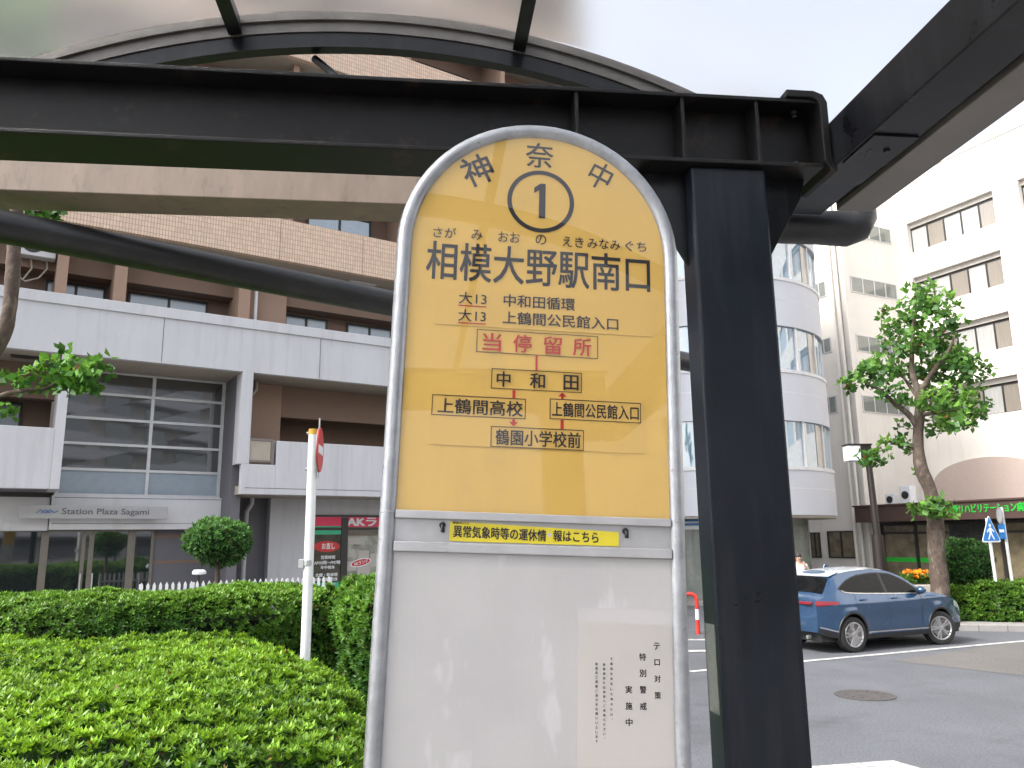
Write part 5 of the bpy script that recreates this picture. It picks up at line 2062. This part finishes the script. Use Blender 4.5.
# pedestrian crossing sign and the round parking sign next to it
SD = 19.6
c_ = at_y(988.0, 528.5, SD)
b_ = at_y(996, 590, SD)
st = thing('crossing_sign', 'blue triangular pedestrian crossing sign on a white pole behind the roadside hedge', 'road sign', (b_.x + .05, SD + .03, .13))
mb = MB()
mb.tube([(b_.x + .05, SD + .03, .13), (c_.x + .02, SD + .03, c_.z + .25)], .038, 12)
obj('pole', mb, M['whitepole'], st, smooth=True)


XV = Vector((.968, .25, 0))           # the plate is turned away to the left
XN = Vector((.25, -.968, 0))


def tri(mb, c, w_, h_, o, t, rnd=.06):
    P_ = [(-w_, -h_), (w_, -h_), (0, h_)]
    pts = []
    for i in range(3):
        p, a, b = Vector(P_[i]), Vector(P_[i - 1]), Vector(P_[(i + 1) % 3])
        e0, e1 = p + (a - p).normalized() * rnd, p + (b - p).normalized() * rnd
        for k in range(5):
            u_ = k / 4
            pts.append((e0 * (1 - u_) ** 2 + p * 2 * u_ * (1 - u_) + e1 * u_ * u_))
    mb.prism([c + XV * q.x + Vector((0, 0, q.y)) + XN * o for q in pts], XN * t)


mb = MB()
tri(mb, c_, .29, .33, .05, .010, .07)
pl_ = obj('plate', mb, M['signwhite'], st)
mb = MB()
tri(mb, c_, .255, .295, .0605, .003, .06)
pb_ = obj('blue_field', mb, M['signblue'], pl_)
fx = lambda x, z: c_ + XV * (x * .62) + Vector((0, 0, z * .62 - .04)) + XN * .064
mb = MB()
for q in ([(-.05, .10), (.05, .10), (.06, -.14), (-.06, -.14)], [(-.06, -.14), (.01, -.14), (-.10, -.36), (-.16, -.36)], [(0, -.14), (.06, -.14), (.17, -.36), (.11, -.36)], [(-.05, .09), (-.04, .03), (-.15, -.10), (-.18, -.06)], [(.05, .09), (.04, .03), (.15, -.08), (.18, -.04)]):
    mb.prism([fx(*p) for p in q], XN * .002)
mb.prism([fx(.0 + .055 * math.cos(t), .18 + .06 * math.sin(t)) for t in np.linspace(0, 2 * math.pi, 16, endpoint=False)], XN * .002)
obj('walking_figure', mb, M['signwhite'], pb_)

c_ = at_y(1002, 515.5, SD + .3)
c2 = at_y(1004.5, 531, SD + .3)
b_ = at_y(1013, 594, SD + .3)
st = thing('parking_sign', 'round grey-rimmed sign above a small blue plate on a leaning white pole', 'road sign', (b_.x + .05, SD + .33, .13))
mb = MB()
mb.tube([(b_.x + .05, SD + .33, .13), (c_.x + .03, SD + .33, c_.z + .20)], .036, 12)
obj('pole', mb, M['whitepole'], st, smooth=True)
ax = Vector((-.98, .20, 0)).normalized()
sd = ax.cross(Vector((0, 0, 1)))
mb = MB()
ce = [c_ + ax * .05 + sd * .20 * math.cos(t) + Vector((0, 0, .21 * math.sin(t))) for t in np.linspace(0, 2 * math.pi, 32, endpoint=False)]
mb.prism(ce, ax * .012)
dk = obj('disc', mb, M['signgrey'], st)
mb = MB()
ce = [c_ + ax * .0625 + sd * .15 * math.cos(t) + Vector((0, 0, .16 * math.sin(t))) for t in np.linspace(0, 2 * math.pi, 32, endpoint=False)]
mb.prism(ce, ax * .002)
obj('disc_centre', mb, M['alu'], dk)
mb = MB()
mb.prism([c2 + ax * .05 + sd * a + Vector((0, 0, b)) for a, b in ((-.20, -.19), (.20, -.19), (.20, .17), (-.20, .17))], ax * .012)
bp_ = obj('blue_plate', mb, M['signblue'], st)
mb = MB()
mb.prism([c2 + ax * .0625 + sd * a + Vector((0, 0, b)) for a, b in ((-.15, -.03), (.15, -.03), (.15, .04), (-.15, .04))], ax * .002)
obj('plate_mark', mb, M['signwhite'], bp_)

# flower planter
c_ = at_z(922, 596, .13)
FD = 21.0
p0, p1 = at_y(903, 590, FD), at_y(936, 590, FD)
zt = at_y(918, 584, FD).z
pt = thing('flower_planter', 'stone planter of orange and yellow flowers behind the car', 'planter', ((p0.x + p1.x) / 2, FD, .13))
mb = MB()
mb.box((p0.x, FD - .3, .13), (p1.x, FD + .3, zt))
obj('box', mb, M['planter'], pt, bevel=.03)
n = 260
pos = np.column_stack([rng.uniform(p0.x + .05, p1.x - .05, n), rng.uniform(FD - .28, FD + .28, n), zt + rng.uniform(0, .22, n)])
leaf_mesh('plants', *rosettes(pos, np.tile([0, 0, 1.0], (n, 1)) + rng.normal(0, .3, (n, 3)), 5, (.08, .14), (.03, .05), (.14, .30, .04), (.05, .14, .02)), parent=pt, loc=pt.location)
n = 46
pos = np.column_stack([rng.uniform(p0.x + .1, p0.x + (p1.x - p0.x) * .75, n), rng.uniform(FD - .3, FD + .1, n), zt + rng.uniform(.16, .34, n)])
leaf_mesh('flowers', *rosettes(pos, np.tile([0, -.6, 1.0], (n, 1)) + rng.normal(0, .3, (n, 3)), 8, (.06, .09), (.05, .07), (.80, .42, .01), (.78, .24, .01), tilt=(1.0, 1.5)), parent=pt, loc=pt.location)

# red and white hoop barrier seen between the sign and the black post
BD = 19.0
x0, x1 = at_y(664, 600, BD).x, at_y(696.5, 600, BD).x
zb_, zt = 0.0, at_y(690, 594, BD).z
br = thing('hoop_barrier', 'red and white hoop barrier on the road, seen between the sign and the post', 'barrier', ((x0 + x1) / 2, BD, 0))
zm = zt * .62
mb = MB()
mb.tube([(x0, BD, zm), (x0, BD, zt - .12), (x0 + .04, BD, zt - .03), (x0 + .12, BD, zt), (x1 - .12, BD, zt), (x1 - .04, BD, zt - .03), (x1, BD, zt - .12), (x1, BD, zm)], .045, 12)
obj('hoop', mb, M['barrierred'], br, smooth=True)
for x in (x0, x1):
    mb = MB()
    mb.tube([(x, BD, zt * .36), (x, BD, zm - .002)], .0452, 12)
    obj('white_sleeve', mb, M['signwhite'], br, smooth=True)
    mb = MB()
    mb.tube([(x, BD, 0), (x, BD, zt * .36 - .002)], .0452, 12)
    obj('leg', mb, M['barrierred'], br, smooth=True)

# ------------------------------------------------------------------ person standing behind the car
PY = 20.8
hp = at_y(798.5, 559, PY)
px_, ph_ = hp.x, hp.z
per_ = thing('person', 'person in a white shirt standing behind the car with a hand raised to the face', 'person', (px_, PY, .1))
zg_ = .1
Ht = (ph_ + .12) - zg_
sc_ = Ht / 1.72


def skinmesh(name, verts, edges, radii, material, parent, sub=2, root=0):
    me = bpy.data.meshes.new(name)
    b0 = ROOTM[parent.name].inverted()
    me.from_pydata([tuple(b0 @ Vector(v)) for v in verts], edges, [])
    o = link(name, me)
    o.parent = parent
    ROOTM[o.name] = ROOTM[parent.name]
    sk = o.modifiers.new('skin', 'SKIN')
    sk.use_smooth_shade = True
    for i, r_ in enumerate(radii):
        rr = r_ if hasattr(r_, '__len__') else (r_, r_)
        me.skin_vertices[0].data[i].radius = rr
        me.skin_vertices[0].data[i].use_root = (i == root)
    ss_ = o.modifiers.new('sub', 'SUBSURF')
    ss_.levels = ss_.render_levels = sub
    dg = bpy.context.evaluated_depsgraph_get()
    dg.update()
    m2 = bpy.data.meshes.new_from_object(o.evaluated_get(dg))
    o.modifiers.clear()
    o.data = m2
    o.data.name = name
    o.data.materials.clear()
    o.data.materials.append(material)
    m2.polygons.foreach_set('use_smooth', [True] * len(m2.polygons))
    return o


def hv(x, y, z):
    return (px_ + x * sc_, PY + y * sc_, zg_ + z * sc_)


V_ = [hv(0, 0, .95), hv(0, .01, 1.12), hv(0, .01, 1.30), hv(0, .01, 1.43), hv(0, 0, 1.50), hv(0, -.015, 1.56), hv(0, -.02, 1.63), hv(0, -.005, 1.69),
      hv(.17, .01, 1.41), hv(.24, 0, 1.16), hv(.13, -.14, 1.36), hv(.085, -.15, 1.47),
      hv(-.17, .01, 1.41), hv(-.22, .03, 1.14), hv(-.21, -.03, .90), hv(-.205, -.05, .82),
      hv(.09, 0, .90), hv(.10, 0, .50), hv(.10, .02, .09), hv(.11, -.13, .03),
      hv(-.09, 0, .90), hv(-.10, 0, .50), hv(-.10, .02, .09), hv(-.11, -.13, .03)]
E_ = [(0, 1), (1, 2), (2, 3), (3, 4), (4, 5), (5, 6), (6, 7), (3, 8), (8, 9), (9, 10), (10, 11), (3, 12), (12, 13), (13, 14), (14, 15), (0, 16), (16, 17), (17, 18), (18, 19), (0, 20), (20, 21), (21, 22), (22, 23)]
Rr_ = [.13, .12, .135, .12, .055, .062, .078, .06, .062, .042, .036, .030, .062, .042, .034, .028, .085, .056, .04, .035, .085, .056, .04, .035]
# fingers of both hands as short chains
for hb, sgn_, dirv in ((11, 1, Vector((-.25, .12, .95))), (15, -1, Vector((0, -.15, -1)))):
    hp_ = Vector(V_[hb])
    for k in range(4):
        a = len(V_)
        off_ = Vector(((k - 1.5) * .018, 0, 0)) * sc_
        V_ += [tuple(hp_ + off_ + dirv * .035 * sc_), tuple(hp_ + off_ + dirv * (.065 + .008 * (1.5 - abs(k - 1.5))) * sc_)]
        E_ += [(hb, a), (a, a + 1)]
        Rr_ += [.009, .007]
    a = len(V_)
    V_ += [tuple(hp_ + Vector((-.035 * sgn_, -.02, .01)) * sc_)]
    E_ += [(hb, a)]
    Rr_ += [.010]
body = skinmesh('body', V_, E_, [r * sc_ for r in Rr_], M['skin'], per_)
mb = MB()
hc = Vector(hv(0, -.01, 1.655))
mb.blob(hc + Vector((0, .02, .02)) * sc_, (.088 * sc_, .095 * sc_, .085 * sc_), 10)
obj('hair', mb, M['hair'], per_, smooth=True)
mb = MB()
mb.blob(Vector(hv(0, -.105, 1.61)), (.014 * sc_, .02 * sc_, .02 * sc_), 6)
for s_ in (-1, 1):
    mb.blob(Vector(hv(.084 * s_, 0, 1.62)), (.012 * sc_, .02 * sc_, .03 * sc_), 6)
obj('face', mb, M['skin'], per_, smooth=True)
mb = MB()
for s_ in (-1, 1):
    mb.blob(Vector(hv(.032 * s_, -.088, 1.635)), .010 * sc_, 6)
mb.box(Vector(hv(-.025, -.094, 1.572)), Vector(hv(.025, -.086, 1.579)))
obj('eyes_and_mouth', mb, M['hair'], per_)
sh_i = [0, 1, 2, 3, 8, 9, 12, 13]
skinmesh('shirt', [V_[0], V_[1], V_[2], V_[3], V_[8], hv(.215, 0, 1.24), V_[12], hv(-.205, .02, 1.24)], [(0, 1), (1, 2), (2, 3), (3, 4), (4, 5), (3, 6), (6, 7)], [r * sc_ for r in (.155, .145, .155, .132, .085, .072, .085, .072)], M['shirt'], per_)
skinmesh('trousers', [V_[0], V_[16], V_[17], V_[18], V_[20], V_[21], V_[22]], [(0, 1), (1, 2), (2, 3), (0, 4), (4, 5), (5, 6)], [r * sc_ for r in (.148, .10, .075, .065, .10, .075, .065)], M['trousers'], per_)
mb = MB()
for i in (18, 22):
    q = Vector(V_[i])
    mb.blob(q + Vector((0, -.07, -.035)) * sc_, (.05 * sc_, .14 * sc_, .045 * sc_), 8)
obj('shoe', mb, M['carblack'], per_, smooth=True)

# ------------------------------------------------------------------ blue hatchback SUV
CS = 0.91
CZ = 1.085
rear_c, front_c = Vector((*G(854.5, 652), 0)), Vector((*G(938.5, 644.5), 0))
car_az = math.atan2((front_c - rear_c).y, (front_c - rear_c).x)
print('car', rear_c, front_c, (front_c - rear_c).length, math.degrees(car_az))
XR, XF, HWD = 0.85, 3.46, 0.895
CL = 4.33
# contact of the near (right) rear wheel is at x=XR, y=-0.78
cdir = Vector((math.cos(car_az), math.sin(car_az), 0))
cnor = Vector((-cdir.y, cdir.x, 0))
corg = rear_c - cdir * (XR * CS) + cnor * (0.80 * CS) + (cdir * ((front_c - rear_c).length - (XF - XR) * CS) * .5)
CM = Matrix(((cdir.x * CS, cnor.x * CS, 0, corg.x), (cdir.y * CS, cnor.y * CS, 0, corg.y), (0, 0, CS * CZ, 0.0), (0, 0, 0, 1)))
car = thing('parked_car', 'dark blue car with sky reflection painted pale on its roof parked across the road', 'car', corg)


def interp(x, pts):
    xs, ys = zip(*pts)
    # smooth (pchip-like) interpolation
    x = np.asarray(x, float)
    xs, ys = np.array(xs), np.array(ys)
    h = np.diff(xs)
    dl = np.diff(ys) / h
    m = np.zeros(len(xs))
    m[0], m[-1] = dl[0], dl[-1]
    for i in range(1, len(xs) - 1):
        m[i] = 0 if dl[i - 1] * dl[i] <= 0 else 2 * dl[i - 1] * dl[i] / (dl[i - 1] + dl[i])
    i = np.clip(np.searchsorted(xs, x) - 1, 0, len(xs) - 2)
    t = np.clip((x - xs[i]) / h[i], 0, 1)
    return ys[i] * (1 + 2 * t) * (1 - t) ** 2 + m[i] * h[i] * t * (1 - t) ** 2 + ys[i + 1] * t * t * (3 - 2 * t) + m[i + 1] * h[i] * t * t * (t - 1)


TOP = [(0, .93), (.05, 1.00), (.24, 1.10), (.60, 1.44), (.80, 1.515), (1.3, 1.565), (1.75, 1.58), (2.15, 1.555), (2.50, 1.46), (3.16, 1.10), (3.45, 1.055), (3.85, .98), (4.12, .90), (4.26, .80), (4.33, .68)]
BOT = [(0, .40), (.15, .33), (.5, .28), (2, .25), (3.9, .25), (4.2, .27), (4.33, .34)]
ztop = lambda x: interp(x, TOP)
RA = .385
ZW = .345


def zbot(x):
    b = interp(x, BOT)
    for xw in (XR, XF):
        q = RA ** 2 - (x - xw) ** 2
        b = np.where(q > 0, np.maximum(b, ZW + np.sqrt(np.maximum(q, 0))), b)
    return b


PROF = [(.20, .92), (.34, .965), (.50, .985), (.66, .992), (.80, 1.0), (.92, .985), (1.02, .945), (1.12, .90), (1.30, .80), (1.48, .695), (1.6, .62)]


def plan(x):
    f = np.clip((x - 3.25) / 1.08, 0, 1)
    r_ = np.clip((.75 - x) / .75, 0, 1)
    return (1 - .22 * f ** 2.4) * (1 - .15 * r_ ** 2.2)


def yside(x, z):
    fl = 0.0
    for xw in (XR, XF):
        d = np.sqrt((x - xw) ** 2 + (z - ZW) ** 2)
        fl = fl + .022 * np.exp(-((d - RA) / .10) ** 2) * (z > .2)
    crease = .010 * np.exp(-((z - .93 - .015 * (x - 2)) / .035) ** 2) - .016 * np.exp(-((z - .60) / .16) ** 2) * np.exp(-((x - 2.15) / .9) ** 4)
    return (HWD * interp(z, PROF) + fl + crease) * plan(x)


def grid(mb, X, Z, fn, flip=False, mi=0):
    n, m = X.shape
    vs = [CM @ Vector(fn(X[i, j], Z[i, j])) for i in range(n) for j in range(m)]
    fs = []
    for i in range(n - 1):
        for j in range(m - 1):
            q = (i * m + j, (i + 1) * m + j, (i + 1) * m + j + 1, i * m + j + 1)
            fs.append(q[::-1] if flip else q)
    mb.add(vs, fs, mi)


NX = 150
xs = np.unique(np.concatenate([np.linspace(0, CL, NX), [XR - RA, XR + RA, XF - RA, XF + RA], np.linspace(XR - RA, XR + RA, 40), np.linspace(XF - RA, XF + RA, 40)]))
crown = lambda x: interp(x, [(0, .02), (.6, .05), (2.4, .05), (3.2, .03), (4.33, .04)])
zs_ = lambda x: ztop(x) - crown(x)
mb = MB()
for sd_ in (-1, 1):
    X = np.repeat(xs[:, None], 26, 1)
    t = np.linspace(0, 1, 26)[None, :]
    Z = zbot(xs)[:, None] * (1 - t) + zs_(xs)[:, None] * t
    grid(mb, X, Z, lambda x, z: (x, sd_ * float(yside(x, z)), z), flip=sd_ > 0)
# top skin
yt = np.array([float(yside(x, zs_(x))) for x in xs])
X = np.repeat(xs[:, None], 21, 1)
T = np.repeat(np.linspace(-1, 1, 21)[None, :], len(xs), 0)
YT = dict(zip(np.round(xs, 6), yt))
topz = lambda x, s: float(zs_(x) + crown(x) * (1 - abs(s) ** 2.6))
grid(mb, X, T, lambda x, s: (x, s * YT[round(float(x), 6)], topz(x, s)))
# nose and tail
for xe, sg in ((0.0, -1), (CL, 1)):
    zz_ = np.linspace(float(zbot(np.array([xe]))[0]), float(zs_(xe)), 14)
    T, Z = np.meshgrid(np.linspace(-1, 1, 25), zz_, indexing='ij')
    bulge = (.10 if sg < 0 else .16)
    grid(mb, T, Z, lambda s, z: (xe + sg * bulge * (1 - abs(s) ** 2.2) * (.55 + .45 * math.sin(math.pi * (z - zz_[0]) / (zz_[-1] - zz_[0]))), s * float(yside(xe, z)), z), flip=sg > 0)
    zz1 = zz_[-1]
    S_ = np.linspace(-1, 1, 25)
    Q, W_ = np.meshgrid(S_, np.array([0., 1.]), indexing='ij')
    grid(mb, Q, W_, lambda s, k: (xe + sg * bulge * (1 - abs(s) ** 2.2) * .55 * (1 - k), s * float(yside(xe, zz1)), (zz1 if k == 0 else topz(xe, s))), flip=sg > 0)
body = obj('body', mb, M['carpaint'], car, smooth=True)
# underbody and arch liners
mb = MB(CM)
mb.box((.10, -.74, .22), (4.18, .74, .40))
mb.box((1.30, -.70, .40), (3.0, .70, .75))
mb.box((XR - .5, -.50, .40), (1.30, .50, .85)); mb.box((3.0, -.50, .40), (4.1, .50, .80))
obj('underbody', mb, M['carblack'], car)


def side_patch(name, x0, x1, lo, hi, m, off=.004, n=40, k=6, par=None):
    res = []
    for i, sd_ in enumerate((-1, 1)):
        mb = MB()
        xx = np.linspace(x0, x1, n)
        X = np.repeat(xx[:, None], k, 1)
        t = np.linspace(0, 1, k)[None, :]
        l_, h_ = np.array([lo(x) for x in xx]), np.array([hi(x) for x in xx])
        Z = l_[:, None] * (1 - t) + h_[:, None] * t
        grid(mb, X, Z, lambda x, z: (x, sd_ * (float(yside(x, z)) + off), z), flip=sd_ > 0)
        res.append(obj(name, mb, M[m], par[i] if par else body, smooth=True))
    return res


WLO = [(.66, 1.20), (.80, 1.135), (1.3, 1.105), (2.98, 1.055)]
WHI = [(.66, 1.205), (.95, 1.335), (1.35, 1.425), (1.85, 1.455), (2.20, 1.435), (2.50, 1.345), (2.98, 1.06)]
lo_, hi_ = (lambda x: float(interp(x, WLO))), (lambda x: float(interp(x, WHI)))
side_patch('window_surround', .62, 3.02, lambda x: float(interp(x, [(.62, 1.185), (.80, 1.115), (3.02, 1.035)])), lambda x: float(interp(x, [(.62, 1.20), (.95, 1.355), (1.35, 1.447), (1.85, 1.477), (2.20, 1.457), (2.50, 1.367), (3.02, 1.05)])), 'carblack', .003)
gl_ = side_patch('side_window', .68, 2.96, lo_, hi_, 'carglass', .006)
side_patch('pillar', 1.90, 1.99, lo_, hi_, 'carblack', .008, n=4, par=gl_)
side_patch('belt_trim', .70, 3.0, lambda x: lo_(min(max(x, .68), 2.97)) - .022, lambda x: lo_(min(max(x, .68), 2.97)) - .006, 'alloy', .009, par=gl_)
for x in (1.02, 1.95, 2.92):
    f_ = lambda z: x + (.10 if x > 2.5 else (.0 if x > 1.5 else (.0)))
    side_patch('door_gap', x - .004, x + .004, lambda q: .44 if x > 1.2 else .80, lambda q: 1.10, 'carblack', .0025, n=2, k=14)
side_patch('sill_cladding', XR + RA - .01, XF - RA + .01, lambda x: .235, lambda x: .315, 'carblack', .012)
side_patch('sill_trim', XR + RA + .01, XF - RA - .01, lambda x: .345, lambda x: .370, 'alloy', .010)
side_patch('rear_cladding', .02, XR - RA + .01, lambda x: float(interp(x, BOT)), lambda x: .37 + .10 * (1 - x / .47), 'carblack', .008)
side_patch('front_cladding', XF + RA - .01, 4.30, lambda x: float(interp(x, BOT)), lambda x: .40, 'carblack', .008)
side_patch('bumper_trim', .05, XR - RA, lambda x: .385 + .11 * (1 - x / .47), lambda x: .410 + .11 * (1 - x / .47), 'alloy', .010)
side_patch('tail_light', .0, .52, lambda x: .885 + .05 * x, lambda x: .985 - .05 * x, 'taillight', .006)
side_patch('headlight', 4.02, 4.30, lambda x: float(zs_(x)) - .15 + .1 * (x - 4.0), lambda x: float(zs_(x)) - .03, 'lightlens', .006)
for sd_ in (-1, 1):
    for xd in (1.22, 2.14):
        mb = MB()
        if xd > 1.5 or True:
            zc_, yc_ = .975, float(yside(xd, .975))
            mb.tube([CM @ Vector((xd - .10, sd_ * (yc_ + .012), zc_)), CM @ Vector((xd - .07, sd_ * (yc_ + .030), zc_ + .004)), CM @ Vector((xd + .07, sd_ * (yc_ + .030), zc_ + .008)), CM @ Vector((xd + .10, sd_ * (yc_ + .012), zc_ + .008))], .014 * CS, 8)
            obj('door_handle', mb, M['carpaint'], body, smooth=True)
    mb = MB()
    c = CM @ Vector((2.84, sd_ * .97, 1.115))
    mb.blob(c, (.095, .11, .075), 10)
    mm_ = obj('wing_mirror', mb, M['carpaint'], car, smooth=True)
    mb = MB()
    mb.tube([CM @ Vector((2.86, sd_ * .85, 1.045)), CM @ Vector((2.86, sd_ * .97, 1.06))], .025, 8)
    obj('mirror_arm', mb, M['carblack'], mm_)
    # arch trim
    for xw in (XR, XF):
        mb = MB()
        tt = np.linspace(-.28, math.pi + .28, 36)
        vs, fs = [], []
        for t in tt:
            for rr, of in ((RA - .012, .004), (RA - .002, .014), (RA + .026, .014), (RA + .032, .002)):
                x, z = xw + rr * math.cos(t), ZW + rr * math.sin(t)
                vs.append(CM @ Vector((x, sd_ * (float(yside(x, z)) + of), z)))
        for i in range(len(tt) - 1):
            for k in range(3):
                q = (i * 4 + k, (i + 1) * 4 + k, (i + 1) * 4 + k + 1, i * 4 + k + 1)
                fs.append(q if sd_ < 0 else q[::-1])
        mb.add(vs, fs)
        obj('arch_trim', mb, M['carblack'], body, smooth=True)
        mb = MB()
        vs, fs = [], []
        for t in tt:
            for yy in (.86, .52):
                vs.append(CM @ Vector((xw + (RA - .006) * math.cos(t), sd_ * yy * (.93 if xw > 2 else .96), ZW + (RA - .006) * math.sin(t))))
        for i in range(len(tt) - 1):
            fs.append((i * 2, i * 2 + 1, i * 2 + 3, i * 2 + 2))
        mb.add(vs, fs)
        obj('arch_liner', mb, M['carblack'], body)


def top_patch(name, x0, x1, s0, s1, m, off=.005, n=24, k=16):
    mb = MB()
    X, T = np.meshgrid(np.linspace(x0, x1, n), np.linspace(-s1, s1, k), indexing='ij')
    def fn(x, s):
        e = .01
        dz = float(ztop(x + e) - ztop(x - e)) / (2 * e)
        nn_ = Vector((-dz, 0, 1)).normalized()
        return (x + nn_.x * off, s * float(yside(x, zs_(x))), topz(x, s) + nn_.z * off)
    grid(mb, X, T, fn)
    return obj(name, mb, M[m], body, smooth=True)


top_patch('windscreen', 2.56, 3.15, 0, .93, 'carglass')
top_patch('roof_panel', .82, 2.50, 0, .985, 'roofsheen', off=.004, n=40)  # overlay on the blue roof, sky reflection put into its colour
top_patch('rear_window', .27, .56, 0, .86, 'carglass')
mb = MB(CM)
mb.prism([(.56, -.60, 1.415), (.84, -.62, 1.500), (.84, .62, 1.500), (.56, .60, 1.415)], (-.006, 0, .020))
obj('spoiler', mb, M['roofsheen'], body, bevel=.008)  # carries the same painted reflection as the roof
mb = MB(CM)
mb.prism([(1.02, -.012, 1.575), (1.20, -.012, 1.583), (1.12, -.012, 1.64), (1.06, -.012, 1.64)], (0, .024, 0))
obj('antenna_fin', mb, M['carpaint'], body, bevel=.004)
mb = MB(CM)
mb.box((-.115, -.26, .66), (-.092, .26, .80))
obj('number_plate', mb, M['signwhite'], body)
mb = MB(CM)
mb.box((-.085, -.70, .915), (-.02, .70, .965))
obj('light_bar', mb, M['taillight'], body, bevel=.01)
mb = MB(CM)
mb.tube([(.02, -.50, .30), (-.06, -.50, .30)], .04 * CS, 12)
obj('exhaust', mb, M['alloy'], car, smooth=True)


def wheel(x, y, steer):
    sd_ = -1 if y < 0 else 1
    c = Vector((x, y, ZW))
    CW = CM @ Matrix.Translation(c) @ Matrix.Diagonal((1.05, 1.05, 1.05 / CZ, 1)) @ Matrix.Translation(-c)
    CW.translation.z += .345 * CS * (1.05 - CZ)
    a_ = Matrix.Rotation(steer, 3, 'Z') @ Vector((0, sd_, 0))
    mb = MB(CW)
    mb.lathe([(.225, -.10), (.30, -.105), (.335, -.095), (.345, -.06), (.345, .06), (.335, .095), (.30, .105), (.245, .098), (.225, .085)], c, axis=a_, n=40)
    w_ = obj('wheel', mb, M['tyre'], car, smooth=True)
    mb = MB(CW)
    mb.lathe([(.05, .03), (.228, .03), (.232, .095), (.246, .101), (.246, .094)], c, axis=a_, n=40)
    obj('rim', mb, M['carblack'], w_, smooth=True)
    mb = MB(CW)
    mb.lathe([(.216, .094), (.228, .106), (.244, .106), (.246, .1005), (.216, .0935)], c, axis=a_, n=40)
    e1 = Vector((0, 0, 1))
    e2 = a_.cross(e1).normalized()
    for k in range(5):
        t = 2 * math.pi * k / 5 + .3
        for dt in (-.17, .17):
            d = e1 * math.cos(t + dt) + e2 * math.sin(t + dt)
            d0 = e1 * math.cos(t + dt * .5) + e2 * math.sin(t + dt * .5)
            s_ = a_.cross(d).normalized()
            p0, p1 = c + a_ * .088 + d0 * .05, c + a_ * .096 + d * .224
            mb.prism([p0 - s_ * .011, p0 + s_ * .011, p1 + s_ * .016, p1 - s_ * .016], a_ * .012)
    mb.lathe([(.055, .088), (.055, .104), (.03, .108)], c, axis=a_, n=20)
    obj('spokes', mb, M['alloy'], w_, smooth=True)


for y in (-.795, .795):
    wheel(XR, y, 0)
    wheel(XF, y, R(-16))

for o in list(bpy.data.objects):
    if o.type == 'MESH' and not o.data.materials:
        o.data.materials.append(M['concrete'])
